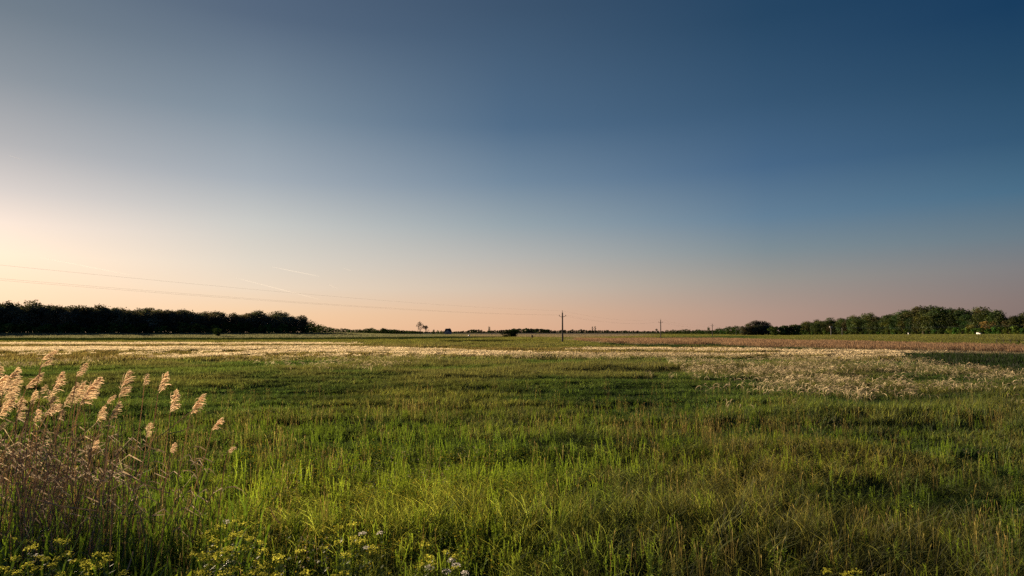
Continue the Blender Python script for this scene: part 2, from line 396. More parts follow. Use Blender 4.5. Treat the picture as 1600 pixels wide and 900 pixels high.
# ------------------------------------------------------------------ grass prototypes (meshes for the scatter)
def blades(n, radius, h0, h1, w, segs=2, bend=.35, lean=(0.12, 0), r=rng, hue=.10, tipw=.12, sat=None, power=.5):
    """vectorised ribbons: returns verts, quads, colours"""
    a = r.uniform(0, 2 * PI, n); rr = radius * r.uniform(0, 1, n) ** power
    bx, by = rr * np.cos(a), rr * np.sin(a)
    h = r.uniform(h0, h1, n); wd = w * r.uniform(.6, 1.3, n)
    ba = r.uniform(0, 2 * PI, n); bm = h * bend * r.uniform(.2, 1.3, n)
    dx, dy = np.cos(ba) * bm + lean[0] * h, np.sin(ba) * bm + lean[1] * h
    fa = r.uniform(0, PI, n); sx, sy = np.cos(fa), np.sin(fa)
    V = np.zeros((n, (segs + 1) * 2, 3), np.float32)
    for k in range(segs + 1):
        t = k / segs
        ww = wd * (1 - (1 - tipw) * t ** 1.6) * .5
        cx = bx + dx * t * t; cy = by + dy * t * t; cz = h * (t - .12 * t * t * np.minimum(1, np.hypot(dx, dy) / h * 2))
        V[:, 2 * k] = np.stack([cx - sx * ww, cy - sy * ww, cz - (.04 if k == 0 else 0)], -1)
        V[:, 2 * k + 1] = np.stack([cx + sx * ww, cy + sy * ww, cz - (.04 if k == 0 else 0)], -1)
    m = (segs + 1) * 2
    base = (np.arange(n) * m)[:, None, None]
    q = np.array([[2 * k, 2 * k + 1, 2 * k + 3, 2 * k + 2] for k in range(segs)])[None] + base
    val = r.uniform(.38, 1.0, n) ** 2.2 * 2.2; hu = r.normal(0, hue, n)
    col = np.stack([val * (1 + hu), val * (1 + .2 * hu), val * (1 - .3 * hu)], -1)
    col = np.repeat(np.clip(col, .1, 3)[:, None], m, 1)
    return V.reshape(-1, 3), q.reshape(-1, 4), col.reshape(-1, 3)
def join(parts):
    V, Q, C, o = [], [], [], 0
    for v, q, c in parts:
        V.append(v); Q.append(q + o); C.append(c); o += len(v)
    return np.vstack(V), np.vstack(Q), np.vstack(C)
def seedheads(n, radius, h0, h1, w, hl, col, r=rng, stem=(.9, .8, .5)):
    """thin culms with a spike on top"""
    a = r.uniform(0, 2 * PI, n); rr = radius * r.uniform(0, 1, n) ** .5
    V, Q, C = [], [], []; o = 0
    for i in range(n):
        b = np.array([rr[i] * math.cos(a[i]), rr[i] * math.sin(a[i]), 0]); h = r.uniform(h0, h1)
        l = np.array([r.normal(.05, .10), r.normal(0, .1), 0]) * h
        f = r.uniform(0, PI); s = np.array([math.cos(f), math.sin(f), 0])
        L = hl * r.uniform(.7, 1.3)
        pts = [b, b + l * .4 + [0, 0, h * .6], b + l + [0, 0, h], b + l * 1.1 + [0, 0, h + L * .35], b + l * 1.25 + [0, 0, h + L]]
        ws = [w * .3, w * .25, w * .25, w, w * .2]
        for p, q_ in zip(pts, ws): V += [p - s * q_ / 2, p + s * q_ / 2]
        for k in range(4): Q.append([o + 2 * k, o + 2 * k + 1, o + 2 * k + 3, o + 2 * k + 2])
        v = r.uniform(.7, 1.3)
        for k in range(5): C += [tuple(np.array(stem if k < 2 else col) * v)] * 2
        o += 10
    return np.array(V), np.array(Q), np.array(C)
def plumes(n, radius, h0, h1, w, L, r=rng, droop=1.0):
    """arching silky feather grass plumes blown to the right"""
    V, Q, C = [], [], []; o = 0
    for i in range(n):
        a = r.uniform(0, 2 * PI); rr = radius * math.sqrt(r.uniform(0, 1))
        p = np.array([rr * math.cos(a), rr * math.sin(a), 0.]); h = r.uniform(h0, h1)
        az = r.normal(0, .55); dr = np.array([math.cos(az), math.sin(az), 0]); s = np.array([r.normal(0, .5), r.normal(0, .5), .8]); s /= np.linalg.norm(s)
        s0 = np.array([-dr[1], dr[0], 0]) * .6 + s * .8
        pts = [p, p + dr * .06 * h + [0, 0, h * .75]]
        ang = r.uniform(1.2, 1.5); q = pts[-1].copy(); l = L * r.uniform(.7, 1.25); k1 = r.uniform(.32, .62) * droop
        for k in range(6):
            q = q + (dr * math.cos(ang) + np.array([0, 0, math.sin(ang)])) * l / 6; pts.append(q.copy()); ang -= k1
        ws = [.25, .25, .7, 1, 1, .9, .6, .2]
        v = r.uniform(.75, 1.1)
        for k, (pp, ww) in enumerate(zip(pts, ws)):
            ss = s0 if k > 1 else np.array([-dr[1], dr[0], 0])
            V += [pp - ss * w * ww / 2, pp + ss * w * ww / 2]
            C += [(v * (1 if k > 1 else .5), v * (.93 if k > 1 else .5), v * (.78 if k > 1 else .25))] * 2
        for k in range(7): Q.append([o + 2 * k, o + 2 * k + 1, o + 2 * k + 3, o + 2 * k + 2])
        o += 16
    return np.array(V), np.array(Q), np.array(C)
def sprig(n, r=rng, h=.5, col=(1.0, 1.15, .8)):
    """upright leafy herb stems: many small lance leaves set round a stem"""
    V, Q, C = [], [], []; o = 0
    for i in range(n):
        b = np.array([r.normal(0, .08), r.normal(0, .08), 0]); H = h * r.uniform(.6, 1.2); ln = np.array([r.normal(.06, .1), r.normal(0, .1), 0])
        s = np.array([1, 0, 0]) * .004
        for p0, p1 in ((b, b + ln * H + [0, 0, H]),):
            V += [p0 - s, p0 + s, p1 + s, p1 - s]; Q.append([o, o + 1, o + 2, o + 3]); C += [(.8, .9, .6)] * 4; o += 4
        for k in range(int(r.integers(12, 20))):
            t = r.uniform(.15, 1.0); c = b + ln * H * t + np.array([0, 0, H * t]); a = r.uniform(0, 2 * PI)
            d = np.array([math.cos(a), math.sin(a), r.uniform(.3, 1.2)]); d /= np.linalg.norm(d); L = r.uniform(.02, .055) * (1.2 - .5 * t)
            sd = np.array([-math.sin(a), math.cos(a), r.uniform(-.4, .4)]) * L * .25
            V += [c, c + d * L * .5 + sd, c + d * L, c + d * L * .5 - sd]; Q.append([o, o + 1, o + 2, o + 3]); v = r.uniform(.7, 1.4); C += [tuple(np.array(col) * v)] * 4; o += 4
    return np.array(V), np.array(Q), np.array(C)
def proto(name, parts, m):
    V, Q, C = join(parts)
    return bpy.data.objects.new(name, new_mesh(name, V, Q, C, False, (m,)))

def scatter(name, P, rz, sc, tint, protos, label, cat, mat=None):
    P = np.asarray(P, np.float32); n = len(P)
    me = bpy.data.meshes.new(name); me.vertices.add(n); me.vertices.foreach_set('co', P.ravel())
    r = np.zeros((n, 3), np.float32); r[:, 2] = rz
    me.attributes.new('rot', 'FLOAT_VECTOR', 'POINT').data.foreach_set('vector', r.ravel())
    me.attributes.new('scl', 'FLOAT_VECTOR', 'POINT').data.foreach_set('vector', np.asarray(sc, np.float32).ravel())
    c = np.ones((n, 4), np.float32); c[:, :3] = tint
    me.attributes.new('tint', 'FLOAT_COLOR', 'POINT').data.foreach_set('color', c.ravel())
    me.attributes.new('pick', 'INT', 'POINT').data.foreach_set('value', rng.integers(0, len(protos), n).astype(np.int32))
    for q in protos[0].data.materials: me.materials.append(q)
    o = link(name, me); tag(o, label, cat, None, 'stuff')
    ng = bpy.data.node_groups.new(name + '_scatter', 'GeometryNodeTree')
    ng.interface.new_socket('Geometry', in_out='INPUT', socket_type='NodeSocketGeometry')
    ng.interface.new_socket('Geometry', in_out='OUTPUT', socket_type='NodeSocketGeometry')
    N, L = ng.nodes, ng.links
    gi = N.new('NodeGroupInput'); go = N.new('NodeGroupOutput')
    j = N.new('GeometryNodeJoinGeometry')
    for p in protos:
        oi = N.new('GeometryNodeObjectInfo'); oi.inputs['Object'].default_value = p; oi.inputs['As Instance'].default_value = True
        L.new(oi.outputs['Geometry'], j.inputs[0])
    ip = N.new('GeometryNodeInstanceOnPoints'); ip.inputs['Pick Instance'].default_value = True
    def na(nm, dt):
        a = N.new('GeometryNodeInputNamedAttribute'); a.data_type = dt; a.inputs['Name'].default_value = nm; return a.outputs[0]
    er = N.new('FunctionNodeEulerToRotation'); L.new(na('rot', 'FLOAT_VECTOR'), er.inputs[0])
    mp = N.new('GeometryNodeMeshToPoints'); L.new(gi.outputs[0], mp.inputs[0])
    L.new(mp.outputs[0], ip.inputs['Points']); L.new(j.outputs[0], ip.inputs['Instance']); L.new(er.outputs[0], ip.inputs['Rotation'])
    L.new(na('scl', 'FLOAT_VECTOR'), ip.inputs['Scale']); L.new(na('pick', 'INT'), ip.inputs['Instance Index'])
    L.new(ip.outputs[0], go.inputs[0])
    md = o.modifiers.new('scatter', 'NODES'); md.node_group = ng
    return o

def wedge(dens_fn_max, d0, d1, azl=-41, azr=41):
    """random places between two distances from the viewer's spot, at a density per square metre"""
    a0, a1 = math.radians(azl), math.radians(azr)
    area = .5 * (a1 - a0) * (d1 * d1 - d0 * d0); n = int(area * dens_fn_max)
    r = np.sqrt(rng.uniform(d0 * d0, d1 * d1, n)); a = rng.uniform(a0, a1, n)
    return r * np.sin(a), r * np.cos(a)
def put(x, y, lift=0): return np.stack([x, y, terrain(x, y) + lift], -1)
def zsc(sc, h): return np.stack([sc, sc, sc * h], -1)

def sward_height(px, py, n1, n2, n3):
    h = .55 + .9 * sstep(.3, .75, n1) * .6
    h = h * (1 - .50 * sstep(565, 585, py) * (1 - sstep(670, 790, py)) * (1 - sstep(1000, 1250, px) * .5)) * .85
    h = h * (1 + .15 * sstep(700, 780, py))
    return h * (.55 + .9 * n2)

# near tufts
near = [proto('near_tuft', [blades(34, .15, .10, .52, .0078, 3, .65)], M_grass) for k in range(5)]
near += [proto('near_tuft_low', [blades(30, .17, .08, .34, .012, 3, .8)], M_grass) for k in range(2)]
x, y = wedge(25, 3.2, 17); c, px, py, n1, n2, n3 = ground_tint(x, y)
hole = np.clip(1 - ((px - 215) / 110) ** 2 - ((py - 880) / 60) ** 2, 0, 1)
keep = rng.uniform(0, 1, len(x)) > hole * .85
x, y, c, px, py, n1, n2, n3 = [q[keep] for q in (x, y, c, px, py, n1, n2, n3)]
c = c * rng.uniform(.8, 2.0, len(x))[:, None]
scatter('meadow_grass', put(x, y), rng.uniform(-.9, .9, len(x)), zsc(rng.uniform(.8, 1.25, len(x)), sward_height(px, py, n1, n2, n3)), c, near, 'tall uncut meadow grass in the foreground, green turning olive to the right', 'grass')
# mid tufts
mid = [proto('mid_tuft', [blades(46, .34, .14, .55, .021, 2, .4)], M_grass) for k in range(5)]
x, y = wedge(6.5, 16, 62); c, px, py, n1, n2, n3 = ground_tint(x, y)
c = c * rng.uniform(.8, 1.25, len(x))[:, None]
scatter('meadow_grass', put(x, y), rng.uniform(-.9, .9, len(x)), zsc(rng.uniform(.8, 1.25, len(x)), sward_height(px, py, n1, n2, n3)), c, mid, 'short rippled green grass across the middle of the meadow', 'grass')
far = [proto('far_tuft', [blades(80, 1.15, .14, .5, .055, 2, .4)], M_grass) for k in range(4)]
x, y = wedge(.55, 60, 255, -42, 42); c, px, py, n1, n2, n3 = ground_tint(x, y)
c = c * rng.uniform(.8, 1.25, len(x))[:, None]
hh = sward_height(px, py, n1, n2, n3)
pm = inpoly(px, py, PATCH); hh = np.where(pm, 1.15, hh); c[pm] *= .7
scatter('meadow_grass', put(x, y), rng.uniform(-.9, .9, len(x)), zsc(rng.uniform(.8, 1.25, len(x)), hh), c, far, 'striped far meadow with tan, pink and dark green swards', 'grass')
vfar = [proto('distant_tuft', [blades(160, 4.2, .2, .5, .16, 1, .3)], M_grass) for k in range(3)]
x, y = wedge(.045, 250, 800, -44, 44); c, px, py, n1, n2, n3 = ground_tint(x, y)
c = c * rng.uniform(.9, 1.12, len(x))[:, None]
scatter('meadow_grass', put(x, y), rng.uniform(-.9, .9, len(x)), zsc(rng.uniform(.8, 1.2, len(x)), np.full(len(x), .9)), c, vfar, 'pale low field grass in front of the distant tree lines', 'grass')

# seed heads and herbs through the near meadow
sh = [proto('seed_culms', [seedheads(8, .2, .35, .60, .009, .05, (1, .92, .66))], M_straw) for k in range(4)]
x, y = wedge(9, 3.5, 42); c, px, py, n1, n2, n3 = ground_tint(x, y)
k = rng.uniform(0, 1, len(x)) < (.15 + .85 * sstep(.45, .7, fbm(x / 3, y / 3, 88))) * (.25 + .75 * sstep(600, 760, py)) * (1 - sstep(15, 42, np.hypot(x, y)))
x, y, py, px = x[k], y[k], py[k], px[k]
tv = rng.uniform(.22, .5, len(x)); t = np.stack([tv, tv * rng.uniform(.86, 1.0, len(x)), tv * rng.uniform(.4, .6, len(x))], -1)
scatter('seed_grass', put(x, y), rng.uniform(-.8, .8, len(x)), zsc(rng.uniform(.55, 1.05, len(x)), np.ones(len(x))), t, sh, 'thin straw coloured seed heads standing over the foreground grass', 'grass')
hb = [proto('herb_sprigs', [sprig(5, h=.42)], M_grass) for k in range(5)]
x, y = wedge(13, 3.5, 36); c, px, py, n1, n2, n3 = ground_tint(x, y); fd = 1 - sstep(11, 36, np.hypot(x, y))
k = rng.uniform(0, 1, len(x)) < np.clip(.38 + .9 * sstep(780, 830, py) * (1 - sstep(600, 750, px)) + .9 * sstep(180, 380, px) * (1 - sstep(700, 950, px)) * sstep(660, 740, py) + .5 * sstep(.55, .7, n2), 0, 1) * fd
x, y, c, fd = x[k], y[k], c[k], fd[k]
scatter('meadow_herbs', put(x, y), rng.uniform(0, 6.3, len(x)), zsc(rng.uniform(.6, 1.15, len(x)) * (.55 + .45 * fd), rng.uniform(.7, 1.0, len(x))), (c * .5 + np.array((.085, .115, .016))) * rng.uniform(.8, 1.8, len(x))[:, None], hb, 'bright yellow-green leafy herbs among the grass left of centre', 'plant')
# small blossoms: yellow, white
def blossoms(n, r=rng):
    V, Q, C = [], [], []; o = 0
    for i in range(n):
        c = np.array([r.normal(0, .12), r.normal(0, .12), r.uniform(.4, .65)])
        for k in range(4):
            a = r.uniform(0, 2 * PI); d = np.array([math.cos(a), math.sin(a), r.uniform(-.3, .6)]) * r.uniform(.008, .018); s = np.array([-math.sin(a), math.cos(a), .3]) * .008
            V += [c, c + d * .6 + s, c + d * 1.2, c + d * .6 - s]; Q.append([o, o + 1, o + 2, o + 3]); C += [(1, 1, 1)] * 4; o += 4
    return np.array(V), np.array(Q), np.array(C)
bl = [proto('blossoms', [blossoms(12)], M_straw) for k in range(3)]
x, y = wedge(5, 4, 26); c, px, py, n1, n2, n3 = ground_tint(x, y)
k = rng.uniform(0, 1, len(x)) < .04 + .7 * sstep(200, 380, px) * (1 - sstep(700, 900, px)) * sstep(690, 740, py)
x, y = x[k], y[k]
t = np.where(rng.uniform(0, 1, len(x))[:, None] < .85, np.array((.55, .47, .05)), np.array((.6, .55, .45)))
scatter('tiny_blossoms', put(x, y), rng.uniform(0, 6.3, len(x)), zsc(np.ones(len(x)), rng.uniform(.8, 1.15, len(x))), t, bl, 'tiny yellow and cream blossoms dotted through the foreground herbs', 'flowers')

# feather grass
sn = [proto('feather_tuft', [plumes(7, .40, .3, .58, .017, .42)], M_plume) for k in range(5)]
sf = [proto('feather_clump', [plumes(30, .6, .30, .42, .05, .26)], M_plume) for k in range(4)]
x, y = wedge(7.5, 20, 75); d, px, py, n1 = stipa_density(x, y); k = rng.uniform(0, 1, len(x)) < d * (1 - .55 * sstep(36, 60, np.hypot(x, y))) * np.where(px < 900, .6, 1)
x, y = x[k], y[k]; t = np.array((.66, .58, .46)) * rng.uniform(.35, 1.25, len(x))[:, None]
scatter('feather_grass', put(x, y), rng.normal(0, .5, len(x)), zsc(rng.uniform(.75, 1.2, len(x)), np.ones(len(x))), t, sn, 'silvery feather grass arching in a broad patch to the right', 'grass')
x, y = wedge(1.7, 73, 260, -43, 43); d, px, py, n1 = stipa_density(x, y); k = rng.uniform(0, 1, len(x)) < d
x, y, px = x[k], y[k], px[k]; t = np.array((.9, .80, .64)) * rng.uniform(.75, 1.1, len(x))[:, None]
scatter('feather_grass', put(x, y), rng.normal(0, .5, len(x)), zsc(rng.uniform(.8, 1.2, len(x)), np.ones(len(x))), t, sf, 'glowing cream feather grass in long thin bands across the far meadow', 'grass')
# fluffy reddish sward of the pink strip
sr = [proto('red_seed_tuft', [seedheads(40, 1.3, .3, .6, .07, .22, (1, .78, .68), stem=(.8, .6, .45))], M_straw) for k in range(3)]
x, y = wedge(.35, 110, 300, -8, 43); c, px, py, n1, n2, n3 = ground_tint(x, y)
k = c[:, 0] > .22; x, y = x[k], y[k]
t = np.array((.30, .265, .205)) * rng.uniform(.7, 1.3, len(x))[:, None]
scatter('reddish_seed_grass', put(x, y), rng.normal(0, .8, len(x)), zsc(rng.uniform(.8, 1.2, len(x)), np.ones(len(x))), t, sr, 'dusty pink strip of seeding grass across the right half of the plain', 'grass')

# ------------------------------------------------------------------ trees
def crown_mesh(name, h, w, z0, nl, nq, leaf, r, shape='round', col=(.05, .085, .022), depth=None):
    """leaf clusters on lobes filling a crown; uneven outline with gaps"""
    depth = depth or w
    lob = []
    for k in range(nl):
        t = (k + .5) / nl
        zz = z0 + (h - z0) * (t * .86 + .04)
        if shape == 'cone': R = w * .5 * (1 - t) ** .8
        elif shape == 'column': R = w * .5 * math.sin(PI * min(.95, t * .85 + .1)) ** .5
        else: R = w * .5 * math.sqrt(max(.05, 1 - (2 * t - .85) ** 2 / 1.6))
        a = k * 2.4 + r.uniform(-.5, .5); q = R * r.uniform(.15, .72)
        lr = (h - z0) * r.uniform(.13, .24) if shape != 'column' else w * r.uniform(.25, .4)
        lr = min(lr, w * .34)
        lob.append((q * math.cos(a), q * math.sin(a) * depth / w, zz, lr))
    lob = np.array(lob); pick = r.integers(0, nl, nq)
    d = r.normal(0, 1, (nq, 3)); d /= np.linalg.norm(d, axis=1)[:, None]
    rad = lob[pick, 3] * r.uniform(.45, 1.12, nq)
    P = lob[pick, :3] + d * rad[:, None] * np.array([1.15, 1.15, .85])
    P[:, 2] = np.clip(P[:, 2], z0 * .6, h * 1.02)
    nrm = d + r.normal(0, .6, (nq, 3)); nrm /= np.linalg.norm(nrm, axis=1)[:, None]
    t1 = np.cross(nrm, r.normal(0, 1, (nq, 3))); t1 /= np.linalg.norm(t1, axis=1)[:, None]; t2 = np.cross(nrm, t1)
    s = leaf * r.uniform(.5, 1.25, nq)[:, None]
    V = np.stack([P - t1 * s, P - t2 * s * .7, P + t1 * s, P + t2 * s * .7], 1).reshape(-1, 3)
    Q = np.arange(nq * 4).reshape(-1, 4)
    lc = r.uniform(.6, 1.5, nl)[pick] * r.uniform(.7, 1.3, nq); hu = r.normal(0, .12, nl)[pick]
    C = np.array(col)[None] * np.stack([lc * (1 + hu), lc, lc * (1 - hu)], -1)
    return new_mesh(name, V, Q, np.repeat(C, 4, 0), False, (M_crown,))
def trunk_mesh(name, h, rad, r, limbs=5, top=.75, m=None):
    b = MB(); p = [Vector((0, 0, -.3))]; n = 5
    for k in range(1, n + 1): p.append(Vector((r.normal(0, .02) * h, r.normal(0, .02) * h, h * top * k / n)))
    b.tube(p, [rad * (1.25 - .95 * k / n) for k in range(n + 1)], 6)
    for k in range(limbs):
        t = r.uniform(.35, .9); i = min(n - 1, int(t * n)); s0 = p[i].lerp(p[i + 1], t * n - i)
        a = r.uniform(0, 2 * PI); L = h * r.uniform(.15, .3)
        e = s0 + Vector((math.cos(a) * L * .8, math.sin(a) * L * .8, L * .8)); mdl = s0.lerp(e, .5) + Vector((0, 0, -.05 * L))
        b.tube([s0, mdl, e], [rad * .4, rad * .28, rad * .1], 4)
    return b.mesh(name, m or M_bark)

def tree_kind(h, w, z0, seed, nq=1700, leaf=.42, nl=18, shape='round', col=(.05, .085, .022)):
    r = np.random.default_rng(seed)
    return (h, crown_mesh('crown', h, w, z0, nl, nq, leaf, r, shape, col), trunk_mesh('trunk', h, .02 * h, r))
def plant_tree(kind, x, y, H, label, group=None, name='broadleaf_tree', cat='tree', wide=1.0, rz=None):
    h, cm, tm = kind
    e = empty(name, (x, y, tz(x, y)), random.uniform(0, 6.28) if rz is None else rz, label, cat, group)
    s = H / h; e.scale = (s * wide, s * wide, s)
    if cm: link('crown', cm, e)
    if tm: link('trunk', tm, e)
    return e
broad = [tree_kind(18, 10.5 + (k % 3), 1.0 + (k % 2) * 1.2, 100 + k, nq=2400, leaf=.5, nl=22, col=(.12, .12, .08)) for k in range(6)]
bushy = [tree_kind(5, 6.5, .2, 140 + k, nq=900, leaf=.3, nl=12, col=(.075, .12, .025)) for k in range(4)]
ORD = 'first second third fourth fifth sixth seventh eighth ninth tenth eleventh twelfth thirteenth fourteenth fifteenth sixteenth seventeenth eighteenth nineteenth twentieth'.split() + ['further'] * 60
left_row = []; right_row = []
LW = 'trees of the dark wood on the left'; RW = 'trees of the wood on the right'

def px_of(x, y): return 800 + F * x / y
# left wood: edge along y ~ 384
Lx = [-400, 0, 20, 60, 100, 120, 137, 150, 160, 185, 210, 235, 260, 275, 310, 345, 375, 400, 430, 455, 475, 485, 492]
Ly = [463, 469, 472, 472, 475, 477, 481, 477, 476, 481, 483, 480, 482, 483, 485, 488, 485, 484, 487, 490, 490, 494, 500]
def hgt(px, ytop, x, y): return max(2.0, CAM_H + (519.0 - ytop) / F * y * 1.0 - tz(x, y))
for row, (yd, step) in enumerate(((386, 5.6), (394, 6.6), (405, 8.0))):
    px = -190 + row * 3.0
    while px < 484 - row * 4:
        y = yd + random.uniform(-2.5, 2.5); x = (px - 800) / F * y
        H = hgt(px, np.interp(px, Lx, Ly), x, y) * random.uniform(.82, 1.05)
        if row == 0: H *= random.uniform(.82, .98)
        lab = 'dark leafy tree in the front edge of the wood on the left' if row == 0 else 'dark leafy tree standing inside the wood on the left, behind its front edge'
        if px < 0 and row == 0: lab = 'dark leafy tree at the far left end of the left wood, by the frame edge'
        if row == 0:
            left_row.append(px)
            if 0 <= px < 120: lab = 'dark tree in the tallest stretch of the left wood, %s from the frame edge' % ORD[sum(0 <= q <= px for q in left_row) - 1]
            elif 120 <= px < 320: lab = 'dark tree in the middle of the left wood, tree %s right of its tallest stretch' % ORD[sum(120 <= q <= px for q in left_row) - 1]
            elif 320 <= px < 362: lab = 'dark leafy tree directly behind the lone olive bush, %s from the left of those' % ORD[sum(320 <= q <= px for q in left_row) - 1]
            elif 362 <= px <= 468: lab = 'dark tree of the left wood right of the lone olive bush, %s from that bush' % ORD[sum(362 <= q <= px for q in left_row) - 1]
            elif px > 468: lab = 'dark leafy tree closing the right-hand end of the left wood, %s of the last few' % ORD[sum(468 < q <= px for q in left_row) - 1]
        plant_tree(random.choice(broad), x, y, H, lab, LW if row == 0 else 'trees standing deeper in the left wood', wide=random.uniform(1.05, 1.4))
        px += step / y * F * random.uniform(.7, 1.1)
# undergrowth along the foot of both woods
def shrubs(x0, x1, yd, hmin, hmax, step, lab, grp, name='hedge_shrub', kinds=None):
    px = x0
    while px < x1:
        y = (yd(px) if callable(yd) else yd) + random.uniform(-1.5, 1.5); x = (px - 800) / F * y
        plant_tree(random.choice(kinds or bushy), x, y, random.uniform(hmin, hmax), lab(px) if callable(lab) else lab, grp, name, 'shrub', random.uniform(.9, 1.3))
        px += step / y * F * random.uniform(.8, 1.2)
shrubs(-190, 488, 380, 2.8, 6.5, 3.6, lambda p: 'low dark shrub fronting the left wood, ' + ('under its tallest stretch' if p < 120 else 'under its middle' if p < 320 else 'around the lone olive bush' if p < 362 else 'between the olive bush and its right end' if p < 455 else 'at its right-hand end'), 'undergrowth along the left wood')
# the receding tail of the left wood (500 < px < 660)
tail = [tree_kind(9, 9.5, .0, 170 + k, nq=700, leaf=.42, nl=10) for k in range(4)]
Tx = [486, 500, 515, 530, 560, 570, 576, 585, 595, 600, 610, 630, 650, 662]; Ty = [504, 508, 511, 513, 515, 514.5, 512, 514, 516, 512, 515, 516, 517, 518]
for row in range(2):
    px = 486 + row * 3
    while px < 660:
        y = np.interp(px, [486, 520, 560, 660], [420, 560, 800, 1250]) + row * 14; x = (px - 800) / F * y
        H = (CAM_H + (519 - np.interp(px, Tx, Ty)) / F * y - tz(x, y)) * random.uniform(.85, 1.1)
        plant_tree(random.choice(tail), x, y, max(3.5, H), 'small tree in the tree line trailing away right of the left wood', 'trees trailing off the left wood', wide=1.6)
        px += max(2.6, 4.2 / y * F) * random.uniform(.8, 1.2)

# right wood
Rx = [1205, 1245, 1255, 1270, 1290, 1315, 1340, 1362, 1375, 1400, 1415, 1435, 1460, 1495, 1510, 1530, 1545, 1555, 1563, 1568, 1580, 1600, 1800]
Ry = [509, 506, 503, 500, 498, 496, 493, 489, 491, 487, 484, 480, 478, 478, 482, 481, 484, 482, 490, 494, 492, 488, 480]
def RY(p): return float(np.interp(p, [1205, 1246, 1330, 1440, 1600, 1740], [570, 540, 470, 400, 330, 290]))   # the wood's edge draws nearer to the right
rbroad = [tree_kind(18, 9 + (k % 3), 2.0, 200 + k, nq=2100, leaf=.48, col=(.062, .09, .028) if k % 3 else (.10, .105, .038)) for k in range(6)]
for row, (yd, step) in enumerate(((0, 3.6), (11, 4.4), (26, 5.2))):
    px = 1246 + row * 4
    while px < 1740:
        y = RY(px) + yd + random.uniform(-2.5, 2.5); x = (px - 800) / F * y
        H = hgt(px, np.interp(px, Rx, Ry), x, y) * random.uniform(.82, 1.05)
        if row == 0: H *= random.uniform(.66, .98)
        lab = 'leafy tree in the front edge of the wood on the right' if row == 0 else 'leafy tree inside the wood on the right, behind its front edge'
        if px > 1590 and row == 0: lab = 'leafy tree at the right end of the right wood, by the frame edge'
        if row == 0:
            right_row.append(px)
            if px < 1296: lab = 'leafy tree of the low left end of the right wood, %s from that end' % ORD[sum(q <= px for q in right_row) - 1]
            elif px < 1318: lab = 'leafy tree behind the two-legged portal pole, %s from the left of those' % ORD[sum(1296 <= q <= px for q in right_row) - 1]
            elif px < 1418: lab = 'leafy tree between the portal pole and the tiny white hut, %s from the portal pole' % ORD[sum(1318 <= q <= px for q in right_row) - 1]
            elif px < 1528: lab = 'tall leafy tree between the tiny white hut and the white van, %s from the hut' % ORD[sum(1418 <= q <= px for q in right_row) - 1]
            elif px <= 1590: lab = 'leafy tree right of the white van, %s from the van' % ORD[sum(1528 <= q <= px for q in right_row) - 1]
        plant_tree(random.choice(rbroad), x, y, H, lab, RW if row == 0 else 'trees standing deeper in the right wood', wide=random.uniform(.95, 1.35) if H > 9 else 1.5)
        px += step / y * F * random.uniform(.8, 1.2)
gbush = [tree_kind(5, 6.5, .1, 240 + k, nq=1000, leaf=.3, nl=12, col=(.09, .15, .025)) for k in range(4)]
shrubs(1250, 1480, lambda p: RY(p) - 8, 1.8, 3.8, 3.6, 'low green shrub at the foot of the right wood', 'undergrowth along the right wood')
shrubs(1484, 1740, lambda p: RY(p) - 14, 2.8, 4.4, 3.2, 'bright green rounded shrub before the tall end of the right wood', 'bright green shrubs before the right wood', kinds=gbush)
yb = [tree_kind(8, 8, .5, 260, nq=1300, leaf=.32, nl=14, col=(.24, .20, .06))]
for (px, d, H, lab) in ((1540, 346, 7.0, 'olive-yellow bushy tree above the green shrubs of the right wood'), (1516, 356, 5.2, 'smaller olive-yellow bush just left of the bigger olive one')):
    plant_tree(yb[0], (px - 800) / F * d, d, H, lab, None, 'olive_shrub', 'shrub', 1.2)
# mound of trees and the low hedge
for k, (px, ytop, w) in enumerate(((1159, 509, 1.), (1168, 505, 1.), (1176, 501.5, 1.05), (1184, 500.5, 1.1), (1192, 501, 1.1), (1199, 504, 1.), (1205, 509, .9), (1163, 511, 1.), (1180, 508, 1.2), (1190, 507, 1.2), (1172, 509, 1.1), (1200, 509, 1.1))):
    y = 520 + (k > 6) * -8; x = (px - 800) / F * y
    lab = 'dark tree of the rounded grove standing alone left of the right wood' if k < 7 else 'lower tree along the foot of the rounded grove'
    plant_tree(broad[k % 6], x, y, CAM_H + (519 - ytop) / F * y - tz(x, y), lab, 'trees of the rounded grove', wide=w * (1 if k < 7 else 1.6))
hpx = 1209
hedge_k = [tree_kind(5, 7, .0, 280 + k, nq=700, leaf=.32, nl=10, col=(.07, .105, .03)) for k in range(3)]
while hpx < 1250:
    y = 470; x = (hpx - 800) / F * y
    plant_tree(random.choice(hedge_k), x, y, CAM_H + (519 - np.interp(hpx, [1209, 1250], [510, 506.5])) / F * y - tz(x, y), 'hedge shrub in the low flat hedge between the grove and the right wood', 'low hedge shrubs', 'hedge_shrub', 'shrub', 1.2)
    hpx += 6
# tree line right of the second pole, up to the grove
for k, (px, ytop) in enumerate(((1042, 515.5), (1048, 516), (1052, 515), (1057, 516), (1062, 515.5), (1067, 514.5), (1071, 514), (1075, 515), (1083, 516), (1088, 514.5), (1093, 515), (1098, 515.5), (1103, 516), (1107, 511), (1110, 516), (1115, 516), (1120, 514), (1125, 512.5), (1130, 513), (1135, 511), (1140, 510.5), (1146, 509.5), (1151, 510))):
    y = np.interp(px, [1040, 1110, 1151], [1300, 900, 620]); x = (px - 800) / F * y
    lab = 'round-headed tree rising above the line left of the third pole' if px == 1107 else 'small tree in the middle distance line between second pole and grove'
    plant_tree(tail[k % 4], x, y, CAM_H + (519 - ytop) / F * y, lab, 'trees between second pole and grove', wide=1.5 if px != 1107 else .7)

